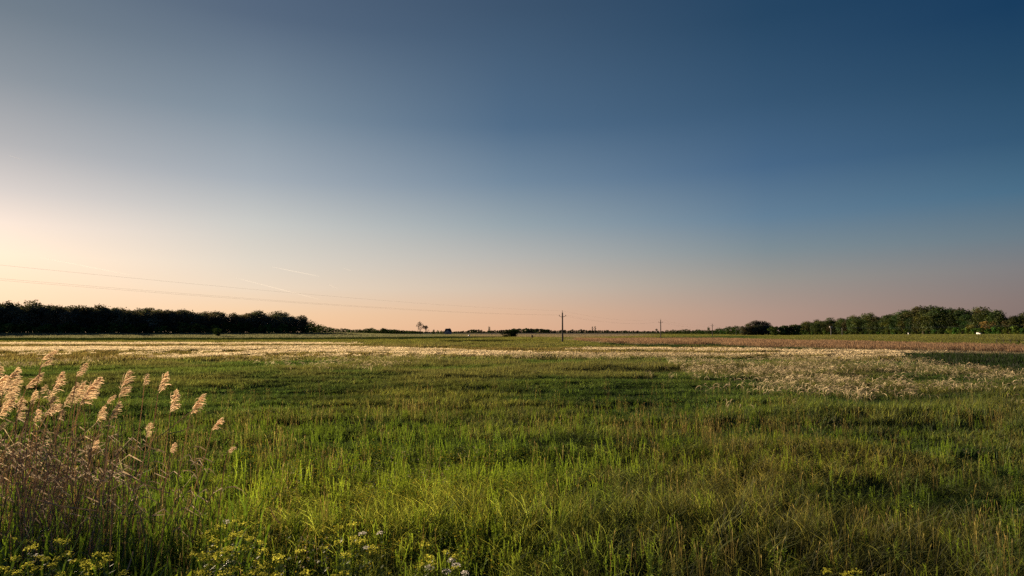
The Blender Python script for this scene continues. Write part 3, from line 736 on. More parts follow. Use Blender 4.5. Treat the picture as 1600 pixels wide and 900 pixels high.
# far tree line across the centre: single low trees, 1.5 - 2.2 km away
fk = [crown_mesh('far_crown', 10, 11, 0, 9, 420, .9, np.random.default_rng(300 + k), 'round', (.05, .075, .035)) for k in range(5)]
FT = 'trees of the far tree line'
Fx = [560, 640, 670, 690, 710, 728, 734, 750, 756, 762, 775, 790, 800, 820, 832, 845, 850, 858, 862, 880, 900, 960, 1000, 1040, 1080, 1160]
Fy = [517, 517.5, 518, 518, 518, 517, 515, 515, 518, 517, 516, 515, 514, 513, 514, 513, 514, 514.5, 517, 515.5, 515, 516.2, 517, 517, 516.5, 516]
px = 560
while px < 1165:
    y = 1900 + random.uniform(-60, 60); x = (px - 800) / F * y
    H = max(3., (CAM_H + (519 - np.interp(px, Fx, Fy)) / F * y) * random.uniform(.8, 1.15))
    o = link('distant_tree', random.choice(fk)); o.location = (x, y, 0); s = H / 10; o.scale = (s * random.uniform(1., 1.6), s, s); o.rotation_euler = (0, 0, random.uniform(-.3, .3))
    tag(o, 'small distant tree in the low line along the horizon', 'tree', FT)
    px += random.uniform(1.9, 3.9) * (.5 + .5 * H / 8)
col_k = tree_kind(14, 3.2, .5, 320, nq=500, leaf=.4, nl=10, shape='column', col=(.03, .045, .02))
for px, ytop, lab in ((925.6, 509.3, 'left, slightly shorter of the two slim dark poplars on the horizon'), (929.6, 508.8, 'right, slightly taller of the two slim dark poplars on the horizon')):
    y = 1750; plant_tree(col_k, (px - 800) / F * y, y, CAM_H + (519 - ytop) / F * y, lab, None, 'poplar_tree', 'tree', .95)
con_k = tree_kind(14, 9, .5, 321, nq=600, leaf=.5, nl=10, shape='cone', col=(.035, .055, .025))
y = 1500; plant_tree(con_k, (764.5 - 800) / F * y, y, 15.5, 'pointed dark conifer rising above the horizon trees left of the first pole', None, 'conifer_tree', 'tree', .7)
lolly = tree_kind(9, 7, 4.5, 322, nq=350, leaf=.45, nl=7, col=(.03, .045, .02))
y = 1300; plant_tree(lolly, (1025.5 - 800) / F * y, y, 9.5, 'single round-topped tree on the horizon just left of the second pole', None, 'broadleaf_tree', 'tree')

# single bushes in the fields
sb = [tree_kind(4.2, 5, .15, 330 + k, nq=1500, leaf=.2, nl=14, col=(.045, .075, .022)) for k in range(2)]
def single(px, base, H, kind, lab, name='shrub', wide=1., dmul=1.):
    d = CAM_H * F / (base - 519) * dmul; x = (px - 800) / F * d
    # follow the rising ground
    for _ in range(6): d = (CAM_H - tz(x, d)) * F / (base - 519); x = (px - 800) / F * d
    return plant_tree(kind, x, d, H * d / F, lab, None, name, 'shrub', wide), d
single(799.5, 527, 12.5, sb[0], 'broad dark spreading bush in the plain left of the first pole', wide=2.5)
single(341, 528.2, 13, sb[1], 'pale olive bush standing alone before the left wood', wide=1.0)
single(1478.5, 527.5, 3.6, sb[0], 'tiny dark bush on the green field before the right wood', wide=.9)
single(1590, 539.5, 8.5, gbush[0], 'bright green bush beside the low fence at the right', wide=.75)
single(1272, 535.5, 4, gbush[1], 'very small green bush at the upper rim of the pink grass strip', wide=.7)
single(1601, 526, 4, sb[1], 'small dark bush at the right frame edge below the wood', wide=1.1)

# bare, half dead trees
def bare_tree(x, y, H, seed, spread, label):
    r = np.random.default_rng(seed); b = MB(); twig = MB(); e = empty('bare_tree', (x, y, tz(x, y)), 0, label, 'tree', None)
    lv = []
    def grow(p, d, L, rad, n):
        q = p + d * L; m_ = p.lerp(q, .5) + Vector(r.normal(0, .04 * L, 3))
        (b if n > 2 else twig).tube([p, m_, q], [rad, rad * .8, rad * .6], 5 if n > 2 else 3)
        if n == 0: lv.append(q); return
        for k in range(3 if n > 1 else 2):
            dd = (d + Vector(r.normal(0, spread, 3)) + Vector((0, 0, .12))).normalized()
            grow(q if k < 2 else p.lerp(q, r.uniform(.4, .8)), dd, L * r.uniform(.62, .85), rad * .58, n - 1)
    grow(Vector((0, 0, -.2)), Vector((r.normal(0, .06), 0, 1)).normalized(), H * .27, H * .027, 5)
    b.build('trunk', M_dead, e); twig.build('branch', M_dead, e)
    V = []; Q = []
    for i, q in enumerate(lv):
        if r.uniform() < .9:
            for k in range(3):
                c = q + Vector(r.normal(0, .3, 3)); a = Vector(r.normal(0, .22, 3)); c2 = Vector(r.normal(0, .22, 3)); o = len(V)
                V += [c - a, c - c2, c + a, c + c2]; Q.append((o, o + 1, o + 2, o + 3))
    link('foliage', new_mesh('foliage', np.array(V), np.array(Q), np.tile(np.array((.07, .06, .03)), (len(V), 1)), False, (M_crown,)), e)
y = 850
bare_tree((657.5 - 800) / F * y, y, 17.0, 5, .42, 'taller of the two nearly bare trees standing left of the small house')
bare_tree((665.5 - 800) / F * y, y, 15.0, 11, .55, 'shorter wide-spreading bare tree just left of the small house')
y = 840; plant_tree(tail[1], (677.5 - 800) / F * y, y, 6.0, 'small dark round tree between the bare trees and the house', None, 'broadleaf_tree', 'tree', .75)
y = 1100
for px, H in ((684.5, 6), (689.5, 5.5), (693, 5)):
    plant_tree(tail[2], (px - 800) / F * y, y, H, 'low dark tree close to the left of the small house', 'low trees left of the house', wide=.9)

# ------------------------------------------------------------------ small house
def house():
    y = 940; x = (700.3 - 800) / F * y
    e = empty('house', (x, y, 0), 0, 'small pale house with a steep dark roof alone in the far field', 'house')
    wm_ = solid('house_plaster', (.40, .40, .42), .9, 2); rm = solid('roof_tiles', (.05, .035, .035), .85, 3); gm = solid('window_glass', (.03, .035, .045), .15); dm = solid('door_wood', (.10, .06, .04), .7)
    w, dp, hw, hr = 8.8, 7.5, 3.4, 7.6
    b = MB()
    b.add([(-w/2, -dp/2, -.3), (w/2, -dp/2, -.3), (w/2, dp/2, -.3), (-w/2, dp/2, -.3), (-w/2, -dp/2, hw), (w/2, -dp/2, hw), (w/2, dp/2, hw), (-w/2, dp/2, hw)],
          [(0, 1, 5, 4), (1, 2, 6, 5), (2, 3, 7, 6), (3, 0, 4, 7)])
    b.build('wall', wm_, e)
    g = MB()   # gabled bay facing the viewer
    g.add([(-3.2, -dp/2 - .9, -.3), (2.6, -dp/2 - .9, -.3), (2.6, -dp/2 - .9, hw), (-.3, -dp/2 - .9, 5.9), (-3.2, -dp/2 - .9, hw), (-3.2, -dp/2, -.3), (2.6, -dp/2, -.3), (2.6, -dp/2, hw), (-.3, -dp/2, 5.9), (-3.2, -dp/2, hw)],
          [(0, 1, 2, 3, 4), (1, 6, 7, 2), (5, 0, 4, 9), (2, 7, 8, 3), (9, 4, 3, 8)])
    g.build('gable', wm_, e)
    r = MB(); o = .5
    r.add([(-w/2 - o, -dp/2 - o, hw), (w/2 + o, -dp/2 - o, hw), (w/2 + o, dp/2 + o, hw), (-w/2 - o, dp/2 + o, hw), (-w/2 + 1, -.9, hr), (w/2 - 1, -.9, hr), (w/2 - 1, .9, hr), (-w/2 + 1, .9, hr)],
          [(0, 1, 5, 4), (1, 2, 6, 5), (2, 3, 7, 6), (3, 0, 4, 7), (4, 5, 6, 7), (3, 2, 1, 0)])
    rf = r.build('roof', rm, e)
    c = MB(); c.box((1.6, 0, hr + .2), (.7, .7, 1.2)); c.build('chimney', solid('chimney_brick', (.2, .1, .08), .9, 4), rf)
    for wx in (-1.8, 1.2):
        f = MB(); f.box((wx, -dp/2 - .93, 1.7), (1.1, .08, 1.3)); fo = f.build('window', gm, e)
        f = MB(); f.box((wx, -dp/2 - .96, 1.0), (1.3, .16, .1)); f.build('sill', wm_, fo)
    f = MB(); f.box((-.3, -dp/2 - .93, .95), (.95, .08, 2.1)); f.build('door', dm, e)
house()

# ------------------------------------------------------------------ power line
P0 = np.array([12.7, 172.0]); DIR = np.array([.4095, .9123])
spans = [-150, 0, 117, 265, 395]
PTS = [P0 + DIR * s for s in spans]
perp = (DIR[1], -DIR[0])
rz_line = math.atan2(perp[1], perp[0])
plabels = ['utility pole just outside the left of the frame', 'nearest and tallest utility pole, right of the centre', 'second utility pole with a plain crossarm, further right', 'third, much smaller utility pole before the distant trees', 'faint farthest utility pole in front of the grove']
PH = 7.62; ARM = .85
def pole_parts():
    sh = MB(); sh.tube([(0, 0, -.3), (0, 0, PH * .5), (0, 0, PH)], [.24, .20, .155], 10); shm = sh.mesh('shaft', M_concrete, False)
    ca = MB(); ca.tube([(-ARM, 0, PH - .95), (-ARM * .5, 0, PH - 1.05), (0, 0, PH - 1.08), (ARM * .5, 0, PH - 1.05), (ARM, 0, PH - .95)], .045, 6); cam_ = ca.mesh('crossarm', M_steel)
    br = MB(); br.tube([(-.5, -.0, PH - 1.06), (0, 0, PH - 1.6), (.5, 0, PH - 1.06)], .02, 4); brm = br.mesh('brace', M_steel)
    ins = MB(); ins.tube([(0, 0, 0), (0, 0, .08), (0, 0, .1), (0, 0, .2), (0, 0, .22), (0, 0, .3)], [.03, .03, .10, .075, .11, .04], 8); im = ins.mesh('insulator', M_ceramic)
    pin = MB(); pin.tube([(0, 0, PH), (0, 0, PH + .18)], .025, 5); pm = pin.mesh('top_pin', M_steel)
    return shm, cam_, brm, im, pm
PM = pole_parts()
for i, p in enumerate(PTS):
    e = empty('utility_pole', (p[0], p[1], tz(*p)), rz_line, plabels[i], 'utility pole', 'poles of the power line')
    if i == 0: e.scale = (1, 1, 1.05)
    link('shaft', PM[0], e); link('crossarm', PM[1], e); link('brace', PM[2], e); link('top_pin', PM[4], e)
    for lx, lz in ((-ARM, PH - .93), (ARM, PH - .93), (0, PH + .16)): link('insulator', PM[3], e, (lx, 0, lz))
wl_lab = ['power wire strung from the top of the poles, highest of the three', 'power wire on the nearer crossarm tips of the poles', 'power wire on the farther crossarm tips of the poles']
for wi, (lx, lz) in enumerate(((0, PH + .44), (ARM, PH - .65), (-ARM, PH - .65))):
    b = MB(); pts = []
    for i in range(len(PTS) - 1):
        a, c = PTS[i], PTS[i + 1]; za, zc = tz(*a) + lz * (1.05 if i == 0 else 1), tz(*c) + lz; L = np.linalg.norm(c - a); sag = L * (.006 if i == 0 else .012)
        for k in range(17):
            if k == 0 and i > 0: continue
            t = k / 16; q = a * (1 - t) + c * t
            pts.append((q[0] + perp[0] * lx, q[1] + perp[1] * lx, za * (1 - t) + zc * t - 4 * sag * t * (1 - t)))
    b.tube(pts, .006, 4)
    tag(b.build('power_wire', M_wire), wl_lab[wi], 'wire', 'wires of the power line')

# second line in front of the right wood: portal structure and wires
def portal():
    d = 362; x = (1306 - 800) / F * d; z = tz(x, d)
    e = empty('portal_pole', (x, d, z), .15, 'two-legged pale line pole with a crossbar before the right wood', 'utility pole')
    m = solid('pale_concrete', (.42, .38, .33), .8, 3)
    for lx, r_, h in ((-3.2, .16, 5.0), (3.2, .10, 4.3)):
        b = MB(); b.tube([(lx, 0, -.3), (lx, 0, h)], [r_, r_ * .75], 8); b.build('leg', m, e)
    b = MB(); b.tube([(-3.9, 0, 4.2), (3.6, 0, 4.2)], .06, 5); b.build('crossbar', m, e)
    b = MB(); b.box((-3.2, -.1, 4.75), (1.5, .7, .6)); b.build('transformer', m, e)
    for wi, (zo, lab) in enumerate(((4.5, 'upper thin wire running right from the portal pole before the wood'), (4.0, 'lower thin wire running right from the portal pole before the wood'))):
        b = MB(); pts = []
        for k in range(21):
            t = k / 20; xx = x + 3.2 + t * 75; yy = d - t * 42
            pts.append((xx, yy, z + zo + 1.2 * t - 1.6 * t * (1 - t)))
        b.tube(pts, .03, 4); tag(b.build('thin_wire', solid('pale_wire_%d' % 1, (.5, .45, .4), .4)), lab, 'wire', 'wires before the right wood')
    # the pole that carries their far end
    xx, yy = x + 3.2 + 75, d - 42; e2 = empty('utility_pole', (xx, yy, tz(xx, yy)), 0, 'slim pole half lost against the trees of the right wood', 'utility pole')
    b = MB(); b.tube([(0, 0, -.3), (0, 0, 6.4)], [.11, .08], 8); b.build('shaft', solid('old_wood_pole', (.07, .055, .045), .9, 3), e2)
    b = MB(); b.box((0, 0, 5.6), (.12, 1.4, .1)); b.build('crossarm', M_bark, e2)
portal()

# ------------------------------------------------------------------ small things far off
def van():
    d = 338; x = (1528.6 - 800) / F * d; e = empty('parked_van', (x, d, tz(x, d)), -1.45, 'small white van parked among the green shrubs at the right', 'van'); e.scale = (.62,) * 3
    pm = solid('white_paint', (.8, .8, .78), .35); gm = solid('van_glass', (.02, .025, .03), .1); tm = solid('tyre_rubber', (.02, .02, .02), .8); lm = solid('tail_light', (.5, .03, .02), .3)
    b = MB(); w, l, h = 1.75, 4.1, 1.75
    prof = [(-l/2, .35), (l/2, .35), (l/2, .95), (l/2 - .75, 1.1), (l/2 - 1.35, h), (-l/2 + .1, h), (-l/2, 1.5)]
    n = len(prof); V = [(px_, -w/2, z) for px_, z in prof] + [(px_, w/2, z) for px_, z in prof]
    b.add(V, [tuple(range(n)), tuple(range(2*n-1, n-1, -1))] + [(i + n, (i + 1) % n + n, (i + 1) % n, i) for i in range(n)]); b.build('body', pm, e)
    b = MB(); b.box((.2, 0, 1.32), (2.2, w + .02, .42)); b.build('side_window', gm, e)
    for sx in (-1.25, 1.25):
        for sy in (-1, 1):
            b = MB(); b.tube([(sx, sy * (w/2 - .2), .33), (sx, sy * (w/2 + .02), .33)], .33, 12); b.build('wheel', tm, e)
    for sy in (-1, 1):
        b = MB(); b.box((-l/2 - .01, sy * .7, .9), (.06, .2, .35)); b.build('tail_light', lm, e)
van()
def beehive():
    d = 398; x = (1418.3 - 800) / F * d; e = empty('white_hut', (x, d, tz(x, d)), .3, 'tiny white hut glinting at the dark foot of the right wood', 'hut'); e.scale = (.6,) * 3
    pm = solid('hut_paint', (.75, .73, .7), .6); b = MB(); b.box((0, 0, .85), (1.1, 1.0, 1.7)); b.build('wall', pm, e)
    b = MB(); b.add([(-.7, -.6, 1.7), (.7, -.6, 1.7), (.7, .6, 1.7), (-.7, .6, 1.7), (-.7, 0, 2.15), (.7, 0, 2.15)], [(0, 1, 5, 4), (2, 3, 4, 5), (0, 4, 3), (1, 2, 5), (3, 2, 1, 0)]); b.build('roof', pm, e)
    b = MB(); b.box((0, -.51, .75), (.5, .04, 1.3)); b.build('door', M_bark, e)
beehive()
def bale():
    d = 430; x = (733 - 800) / F * d; e = empty('wrapped_bale', (x, d, tz(x, d)), .4, 'tiny white wrapped bale lying alone in the green field right of the house', 'bale')
    pm = solid('white_wrap', (.8, .78, .74), .4)
    b = MB(); b.tube([(-.48, 0, .5), (-.44, 0, .5), (.44, 0, .5), (.48, 0, .5)], [.42, .5, .5, .42], 16); b.build('bale_roll', pm, e)
bale()
def stump():
    d = CAM_H * F / 9.8; x = (831.3 - 800) / F * d; e = empty('dead_stump', (x, d, tz(x, d)), 0, 'short dark snag of a broken tree between the broad bush and first pole', 'tree stump')
    b = MB(); b.tube([(0, 0, -.2), (.05, 0, .5), (-.05, 0, 1.1), (-.12, 0, 1.65)], [.34, .30, .36, .12], 8); b.build('trunk', M_dead, e)
    b = MB(); b.tube([(0, 0, .7), (.35, 0, 1.0), (.62, 0, .95)], [.14, .12, .05], 6); b.build('branch', M_dead, e)
stump()
def fence():
    e = empty('rail_fence', at(1578, 537, 158) * 1.0, 0, 'low dark rail fence at the upper edge of the pink grass far right', 'fence')
    x0, x1, d = (1555 - 800) / F * 158, (1640 - 800) / F * 158, 158
    e.location = (x0, d, tz(x0, d)); m = solid('fence_wood', (.05, .04, .032), .9, 5)
    xx = 0; n = 0
    while x0 + xx < x1:
        g = tz(x0 + xx, d) - tz(x0, d); b = MB(); b.box((xx, 0, g + .35), (.12, .12, 1.1)); b.build('post', m, e)
        if n: 
            b = MB(); b.tube([(xx - 1.6, -.08, gp + .75), (xx, -.08, g + .75)], .045, 5); b.build('rail', m, e)
        gp = g; xx += 1.6; n += 1
fence()

# ------------------------------------------------------------------ reeds on the left
def reed(tip, base, d, i, full=1.0, lab=None, bare=False):
    r = np.random.default_rng(500 + i)
    T = at(tip[0], tip[1], d); B = at(base[0], base[1], d + r.uniform(-.05, .05))
    ax = T - B; L = ax.length
    gx = B.x - ax.normalized().x * B.z * r.uniform(.15, .4) - r.uniform(0, .15); gy = d + r.uniform(-.25, .25)
    g = Vector((gx, gy, tz(gx, gy)))
    e = empty('reed', g, 0, lab, 'reed', 'plumed reeds at the left')
    P = lambda v: Vector(v) - g
    # culm curve from the ground through the plume base to the tip
    c1 = Vector((g.x, g.y, B.z * .55)); stem = []
    for k in range(9):
        t = k / 8; stem.append(P((1 - t) ** 2 * g + 2 * t * (1 - t) * (B - ax * .9 + Vector((0, 0, -.3 * B.z))) * 1.0 + t * t * B))
    b = MB(); sc = r.uniform(.8, 1.2); b.tube(stem, [.0052 + .002 * (1 - k / 8) for k in range(9)], 5, (.55 * sc, .44 * sc, .30 * sc)); b.build('stem', M_stalk, e)
    pl = MB(); n = int(80 * full); op = r.uniform(.55, 1.25); dp = r.uniform(.18, .48); cm = r.uniform(.8, 1.1)
    side_c = Vector((1, 0, 0)); curve = Vector((.12 * L, 0, -.10 * L))
    for k in range(n):
        t = (k / n) ** .9; a0 = B + ax * t + curve * (4 * t * (1 - t)) * -.4
        ln = L * (.44 * math.sin(PI * min(1, .16 + .84 * t)) ** .7 * (1 - .45 * t) + .07) * r.uniform(.7, 1.2)
        sx_ = r.uniform(.1, 1.0) * op if r.uniform() < .8 else -r.uniform(.05, .4)
        a0 = a0 + Vector(r.normal(0, .008, 3))
        dirv = (ax.normalized() * r.uniform(.45, 1.15) + Vector((sx_, r.normal(0, .4), r.uniform(-.15, .3)))).normalized()
        pts = [a0]; q = a0.copy(); dv = dirv.copy()
        for s_ in range(4):
            q = q + dv * ln / 4; pts.append(q.copy()); dv = (dv + Vector((.14 + r.normal(0, .1), r.normal(0, .12), -dp + r.normal(0, .12)))).normalized()
        sd = Vector((r.normal(0, .4), r.normal(0, .4), 1)).normalized(); cw = r.uniform(.4, 1.25) * cm
        w = .0058 * (L / .28) ** .6 * r.uniform(.7, 1.3)
        pl.ribbon([P(p) for p in pts], [w * .5, w, w * 1.15, w, w * .25], sd, (.80 * cw, .63 * cw, .46 * cw))
        if k % 2 == 0:
            for m_ in range(2):
                c = pts[2 + m_]; e1 = c + (dv + Vector(r.normal(0, .5, 3))).normalized() * ln * .25
                pl.ribbon([P(c), P(e1)], [w * .6, w * .2], sd, (.82 * cw, .64 * cw, .42 * cw))
    pl.build('plume', M_reedplume, e)
    for k in range(int(r.integers(1, 4))):
        t = r.uniform(.35, .85); i0 = min(7, int(t * 8)); s0 = stem[i0]; sg = 1 if r.uniform() < .7 else -1; Lf = r.uniform(.25, .5); lb = MB()
        pts = [s0 + Vector((sg * Lf * u * .8, r.normal(0, .02), Lf * (.7 * u - .9 * u * u))) for u in (0, .25, .5, .75, 1)]
        lb.ribbon(pts, [.012, .018, .016, .01, .002], Vector((0, .8, .6)).normalized(), (.36, .29, .19)); lb.build('leaf', M_stalk, e)
    return e
REEDS = [((28, 577), (5, 612)), ((29, 592), (6, 625)), ((8, 588), (-12, 625)), ((26, 606), (2, 640)), ((20, 622), (-2, 652)), ((2, 574), (-18, 600)), ((-14, 590), (-34, 625)), ((-6, 612), (-28, 645)),
 ((33, 620), (27, 657)), ((66, 584), (40, 608)), ((56, 611), (47, 633)), ((72, 602), (63, 615)), ((98, 581), (83, 613)), ((135, 568), (120, 589)),
 ((122, 600), (100, 636)), ((131, 597), (118, 630)), ((157, 590), (128, 628)), ((150, 597), (124, 634)), ((76, 612), (84, 648)), ((95, 632), (68, 650)), ((60, 640), (54, 662)),
 ((202, 581), (187, 622)), ((230, 585), (225, 603)), ((260, 583), (247, 614)), ((275, 611), (266, 645)), ((317, 617), (298, 648)), ((187, 630), (172, 657)),
 ((163, 635), (151, 659)), ((234, 661), (229, 684)), ((347, 654), (331, 673)), ((152, 688), (144, 706)), ((274, 692), (266, 708)), ((88, 549), (66, 562)), ((80, 562), (64, 574)), ((8, 660), (-4, 674)), ((98, 640), (92, 655)), ((368, 700), (356, 706)), ((180, 618), (166, 630))]
WHERE = ['bright feathery reed plume at the left frame edge, topmost of the big clump', 'second reed plume down the big clump at the left edge', 'reed plume of the left edge clump, leaning over the others', 'fourth reed plume down the left edge clump', 'lowest fluffy plume of the left edge clump', 'reed plume at the very left edge, peeking above the clump', 'reed just outside the left edge beside the big clump', 'lower reed just outside the left edge beside the big clump',
 'upright reed plume just right of the big left clump', 'slanting reed plume high between left clump and the pair', 'small reed plume right of the upright one', 'tiny reed tuft above the bent plume', 'narrow s-shaped reed plume left of the high single one', 'high single reed plume against the meadow above the pair',
 'left, shorter plume of the fused bushy pair of reeds', 'pointed middle plume in the fused bushy reed group', 'right, longest plume of the fused bushy reed group', 'inner plume behind the long one of the bushy group', 'bent reed plume nodding back to the left below the pair', 'low sideways plume under the bent reed', 'short plume below the sideways one at the left',
 'tall full reed plume standing alone right of the bushy group', 'small reed plume between the two tall single ones', 'slim tall reed plume, third of the single row', 'narrow upright reed plume lower right in the row', 'leaning full plume at the right end of the reed row', 'medium plume below the tall full one', 'small plume left of the medium one',
 'ragged low reed plume under the single row', 'small lone reed plume farthest right by the dark grass', 'tiny low plume inside the dry thicket', 'tiny low plume right in the dry thicket', 'highest drooping reed plume touching the bright band', 'short plume right under the highest one', 'cut-off plume at the left edge below the clump', 'small pale tuft below the bushy group', 'lone fallen reed head on the grass right of the thicket', 'thin sparse plume left of the tall full one']
for i, ((tp, bs), lb) in enumerate(zip(REEDS, WHERE)):
    L = math.hypot(tp[0] - bs[0], tp[1] - bs[1])
    tp = (bs[0] + (tp[0] - bs[0]) * 1.0, bs[1] + (tp[1] - bs[1]) * 1.0)
    reed(tp, bs, 8.2 + (i * .618 % 1) * 2.0, i, .5 + min(1.0, L / 40) * .6, lb)

# dry thicket of old stalks and leaves
def thicket():
    r = np.random.default_rng(900); b = MB()
    for k in range(350):
        px = r.uniform(-120, 330) if k % 3 else r.normal(60, 60); d = r.uniform(7.5, 11.2)
        if px > 200 and r.uniform() < .45: continue
        x = (px - 800) / F * d; z = tz(x, d); h = r.uniform(.6, 1.6) * (1 if px < 230 else .75); ln = r.normal(.05, .18); ly = r.normal(0, .15)
        c = r.uniform(.35, 1.3); col = (.46 * c, .38 * c, .30 * c) if r.uniform() < .75 else (.62 * c, .50 * c, .34 * c)
        pts = [(x, d, z - .05), (x + ln * h * .35, d + ly * .3, z + h * .5), (x + ln * h, d + ly, z + h)]
        if r.uniform() < .3:   # broken over
            a = r.normal(0, .5); pts.append((x + ln * h + a * .25, d + ly + r.normal(0, .15), z + h - r.uniform(-.1, .35)))
        b.tube(pts, [.007, .006, .0045, .003][:len(pts)], 3, col, False)
        for q in range(2):
            if r.uniform() < .6:
                t = r.uniform(.3, .95); s0 = Vector(pts[1]).lerp(Vector(pts[2]), t); Lf = r.uniform(.12, .4); sg = r.choice([-1, 1])
                b.ribbon([s0, s0 + Vector((sg * Lf * .4, r.normal(0, .05), Lf * .25)), s0 + Vector((sg * Lf * .8, r.normal(0, .08), -Lf * r.uniform(-.1, .6)))], [.011, .015, .003], Vector((0, .5, .85)), col)
    # tangled twigs
    for k in range(150):
        px = r.normal(40, 70); d = r.uniform(6.8, 9); x = (px - 800) / F * d; z = r.uniform(.45, 1.35); a = r.uniform(-1, 1.2); L = r.uniform(.2, .7); c = r.uniform(.6, 1.3)
        p = Vector((x, d, z)); dv = Vector((math.cos(a), r.normal(0, .3), math.sin(a)))
        b.tube([p, p + dv * L * .5 + Vector((0, 0, .03)), p + dv * L], [.003, .0028, .0015], 3, (.38 * c, .27 * c, .22 * c), False)
    tag(b.build('dry_reed_thicket', M_stalk), 'tangle of grey-brown dead reed stalks at the lower left', 'dry reeds', None, 'stuff')
    b = MB()
    for k in range(420):
        px = r.uniform(-80, 420); d = r.uniform(5.6, 9.5); x = (px - 800) / F * d; z = tz(x, d); h = r.uniform(.45, 1.05); ln = r.normal(.05, .2) * h; a = r.uniform(0, PI)
        sd = Vector((math.cos(a), math.sin(a) * .6, 0)).normalized(); c = r.uniform(.6, 1.4); dr = r.uniform(-.1, .25) * h
        b.ribbon([(x, d, z), (x + ln * .2, d, z + h * .4), (x + ln * .55, d, z + h * .75), (x + ln, d + r.normal(0, .05), z + h - max(0, dr))], [.012, .021, .017, .003], sd, (.13 * c, .22 * c, .025 * c))
    tag(b.build('green_reed_leaves', M_reedleaf), 'broad young green reed leaves shooting up through the dead stalks', 'reed leaves', None, 'stuff')
thicket()
# long single fallen stalks seen over the thicket
for i, (a, b_, d, lab) in enumerate((((214, 676), (170, 722), 7.6, 'long pale fallen stalk slanting up over the middle of the thicket'), ((302, 640), (215, 705), 8.6, 'long leaning stalk below the rightmost full plume'), ((197, 741), (268, 772), 7.2, 'pale stalk lying down to the right across green leaves'), ((40, 777), (150, 798), 6.6, 'thin pale stalk lying flat low at the left'), ((302, 665), (262, 678), 8.4, 'short bent twig right of the thicket'), ((421, 792), (437, 818), 6.9, 'short bright straw tilted over the yellow flowers'), ((195, 899), (208, 862), 5.9, 'bleached forked stalk at the bottom edge'), ((30, 702), (128, 660), 8.0, 'thin grey stalk slanting right behind the tangle'))):
    A = at(*a, d); B_ = at(*b_, d + .15); m_ = A.lerp(B_, .5) + Vector((0, 0, -.02)); b = MB(); b.tube([A, m_, B_], [.005, .006, .006], 5, (.5, .42, .30))
    tag(b.build('fallen_stalk', M_stalk), lab, 'stalk', 'fallen stalks over the thicket')

# ------------------------------------------------------------------ flowering plants
def flower_kind(seed, h, heads, fcol, spread=.2):
    r = np.random.default_rng(seed); st = MB(); lf = MB(); hd = []
    for k in range(heads):
        a = r.uniform(0, 2 * PI); R = spread * math.sqrt(r.uniform(0, 1)) if k else 0; H = h * (1 if k == 0 else r.uniform(.72, .98))
        tip = Vector((R * math.cos(a), R * math.sin(a), H)); low = Vector((tip.x * .15, tip.y * .15, 0)); md = Vector((tip.x * .45, tip.y * .45, H * .5))
        st.tube([low, md, tip], [.004, .0035, .002], 4, (.10, .13, .04))
        for j in range(36):
            t = r.uniform(.12, .97); c = low.lerp(md, t * 2) if t < .5 else md.lerp(tip, t * 2 - 1); an = r.uniform(0, 2 * PI); L = r.uniform(.035, .085) * (1.2 - .6 * t)
            d = Vector((math.cos(an), math.sin(an), r.uniform(.1, .9))).normalized(); s_ = Vector((-math.sin(an), math.cos(an), r.uniform(-.3, .3))) * L * .2; v = r.uniform(.7, 1.35)
            lf.add([c, c + d * L * .5 + s_, c + d * L, c + d * L * .5 - s_], [(0, 1, 2, 3)], (.13 * v, .19 * v, .03 * v))
        fb = MB()
        for j in range(34):
            an = r.uniform(0, 2 * PI); rr = .042 * math.sqrt(r.uniform(0, 1)); c = tip + Vector((rr * math.cos(an), rr * math.sin(an), r.uniform(-.012, .012) + .012 - rr * .3)); s_ = r.uniform(.005, .011)
            n = Vector((r.normal(0, .5), r.normal(0, .5), 1)).normalized(); t1 = n.orthogonal().normalized() * s_; t2 = n.cross(t1).normalized() * s_; v = r.uniform(.8, 1.15)
            fb.add([c - t1, c - t2 + n * .003, c + t1, c + t2 + n * .003], [(0, 1, 2, 3)], tuple(q * v for q in fcol))
        hd.append(fb.mesh('flower_head', M_petal))
    return (h, st.mesh('stem', M_stalk), lf.mesh('foliage', M_herb), hd)
YEL = (.66, .64, .09); WHT = (.80, .75, .68)
yk = [flower_kind(700 + k, .8, 3 + k % 3, YEL) for k in range(5)]; wk = [flower_kind(740 + k, .8, 1 + k % 2, WHT, .05) for k in range(3)]
def flower(kind, px, py, zt, label, group, name, cat='flower'):
    d = (CAM_H - zt) * F / (py - 519); P = at(px, py, d); g = tz(P.x, P.y)
    e = empty(name, (P.x, P.y, g), random.uniform(-3, 3), label, cat, group); s = (P.z - g) / kind[0]; e.scale = (max(.75, s), max(.75, s), s)
    link('stem', kind[1], e); link('foliage', kind[2], e)
    for h in kind[3]: link('flower_head', h, e)
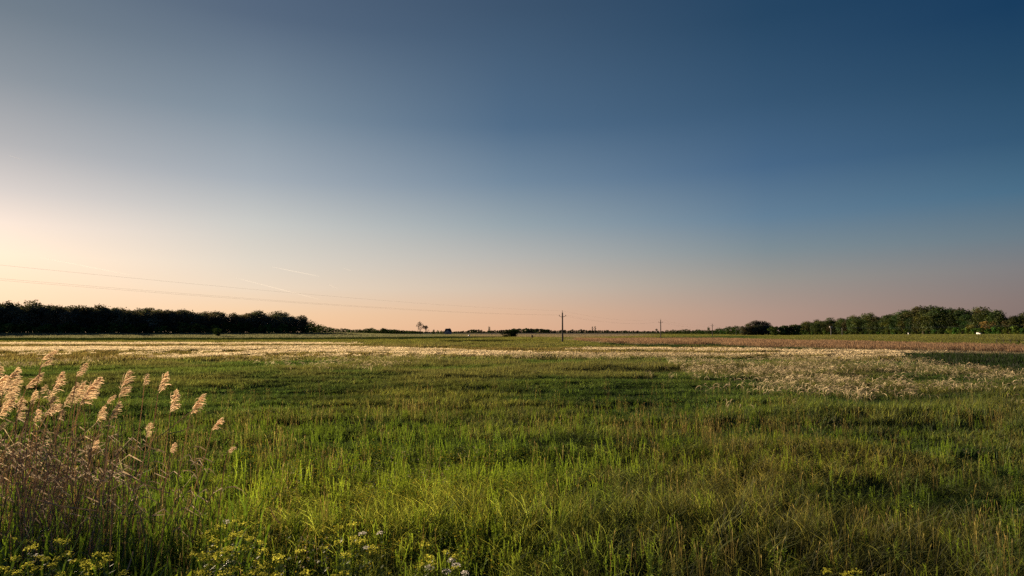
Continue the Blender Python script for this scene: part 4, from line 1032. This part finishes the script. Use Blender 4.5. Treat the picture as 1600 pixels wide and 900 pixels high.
YP = [(20, 843, 'in the bottom left corner'), (42, 847, 'in the bottom left corner'), (48, 858, 'in the bottom left corner'), (90, 845, 'below the green reed leaves at the lower left'), (101, 846, 'below the green reed leaves at the lower left'), (105, 866, 'below the green reed leaves at the lower left'), (70, 874, 'below the green reed leaves at the lower left'), (153, 867, 'before the dark hollow at the bottom'), (170, 868, 'before the dark hollow at the bottom'), (193, 895, 'before the dark hollow at the bottom'), (135, 885, 'before the dark hollow at the bottom'),
 (377, 808, 'at the top of the yellow-flowered patch right of the dark hollow'), (380, 819, 'at the top of the yellow-flowered patch right of the dark hollow'), (344, 823, 'at the top of the yellow-flowered patch right of the dark hollow'), (363, 836, 'in the middle of the yellow-flowered patch right of the dark hollow'), (328, 832, 'at the left rim of the yellow-flowered patch'), (323, 839, 'at the left rim of the yellow-flowered patch'), (343, 847, 'in the middle of the yellow-flowered patch right of the dark hollow'), (302, 867, 'at the left rim of the yellow-flowered patch'), (317, 866, 'at the left rim of the yellow-flowered patch'),
 (332, 856, 'in the middle of the yellow-flowered patch right of the dark hollow'), (353, 859, 'in the middle of the yellow-flowered patch right of the dark hollow'), (385, 858, 'in the middle of the yellow-flowered patch right of the dark hollow'), (411, 860, 'at the right rim of the yellow-flowered patch'), (362, 871, 'in the middle of the yellow-flowered patch right of the dark hollow'), (400, 881, 'at the bottom of the yellow-flowered patch'), (416, 883, 'at the bottom of the yellow-flowered patch'), (437, 873, 'at the right rim of the yellow-flowered patch'), (330, 884, 'at the bottom of the yellow-flowered patch'), (449, 832, 'at the right rim of the yellow-flowered patch'),
 (505, 828, 'in the loose row left of the white flowers'), (530, 824, 'in the loose row left of the white flowers'), (552, 820, 'in the loose row left of the white flowers'), (554, 848, 'below the white flowers near the bottom'), (540, 868, 'below the white flowers near the bottom'), (478, 896, 'at the bottom edge left of centre'), (430, 898, 'at the bottom edge left of centre'), (662, 850, 'by the white flowers nearest the bottom centre'), (697, 862, 'by the white flowers nearest the bottom centre'), (1338, 893, 'alone in the dark grass at the bottom right'), (1324, 899, 'alone in the dark grass at the bottom right'), (390, 843, 'in the middle of the yellow-flowered patch right of the dark hollow'), (370, 890, 'at the bottom of the yellow-flowered patch'), (350, 897, 'at the bottom of the yellow-flowered patch')]
for i, (px, py, wh) in enumerate(YP):
    flower(yk[i % 5], px, py, .66 + (i * .37 % 1) * .28, 'yellow-topped weed ' + wh, 'yellow-flowered weeds ' + wh, 'yellow_weed')
WPL = [(354, 815, 'cream flower head standing left above the yellow patch'), (567, 834, 'small white flower nearer the yellow row, bottom left of centre'), (595, 833, 'brightest small white flower, bottom left of centre'), (705, 875, 'white umbel nearest the bottom centre, upper one'), (712, 883, 'white umbel nearest the bottom centre, lower one'), (671, 886, 'narrow white flower left of the bottom centre umbels'), (697, 893, 'lowest white flower below the bottom centre umbels'), (726, 896, 'pinkish white flower right of the bottom centre umbels')]
for i, (px, py, lab) in enumerate(WPL):
    flower(wk[i % 3], px, py, .70 if py > 800 else 1.1, lab, 'white meadow flowers', 'white_flower')
# two broad bright leaves at the bottom edge
for px, py, lab in ((265, 897, 'left of two bright broad leaf tips at the bottom edge'), (287, 892, 'right, taller of two bright broad leaf tips at the bottom edge')):
    P = at(px, py, 4.6); g = tz(P.x, P.y); b = MB(); h = P.z - g
    b.ribbon([(0, 0, 0), (-.02, 0, h * .5), (-.01, 0, h * .86), (.02, 0, h * .95), (.05, 0, h)], [.015, .03, .05, .045, .008], Vector((.9, .3, .2)).normalized(), (.22, .30, .03))
    tag(b.build('broad_leaf', M_reedleaf, None, True, (P.x, P.y, g)), lab, 'leaf', 'broad leaves at the bottom edge')

# ------------------------------------------------------------------ vapour trails
mt, nt, o_ = mat_new('vapour'); N, L = nt.nodes, nt.links
tr = N.new('ShaderNodeBsdfTransparent'); df = N.new('ShaderNodeBsdfTranslucent'); df.inputs[0].default_value = (.9, .9, .9, 1)
d2 = N.new('ShaderNodeBsdfDiffuse'); d2.inputs[0].default_value = (.9, .9, .9, 1); ms = N.new('ShaderNodeMixShader'); ms.inputs[0].default_value = .1; L.new(df.outputs[0], ms.inputs[1]); L.new(d2.outputs[0], ms.inputs[2])
mx = N.new('ShaderNodeMixShader'); mx.inputs[0].default_value = .058; L.new(tr.outputs[0], mx.inputs[1]); L.new(ms.outputs[0], mx.inputs[2]); L.new(mx.outputs[0], o_.inputs[0])
for a, b_, lab in (((62, 402), (205, 430), 'long faint vapour trail low over the left wood'), ((368, 434), (500, 468), 'faint vapour trail continuing right, low over the left wood end'), ((425, 417), (500, 432), 'short vapour trail above and right of the left wood'), ((536, 419), (548, 423), 'tiny vapour trail right of the short one'), ((514, 445), (527, 451), 'tiny lower vapour trail above the bare trees'), ((14, 243), (36, 250), 'tiny high vapour trail at the left edge')):
    d = 14000; A = at(*a, d); B_ = at(*b_, d * 1.05); b = MB(); n = 9
    b.tube([A.lerp(B_, k / (n - 1)) for k in range(n)], [d / F * .75 * (.25 + math.sin(PI * (k + .5) / n) * .75) for k in range(n)], 8)
    tag(b.build('vapour_trail', mt, None, True), lab, 'vapour trail', 'vapour trails')
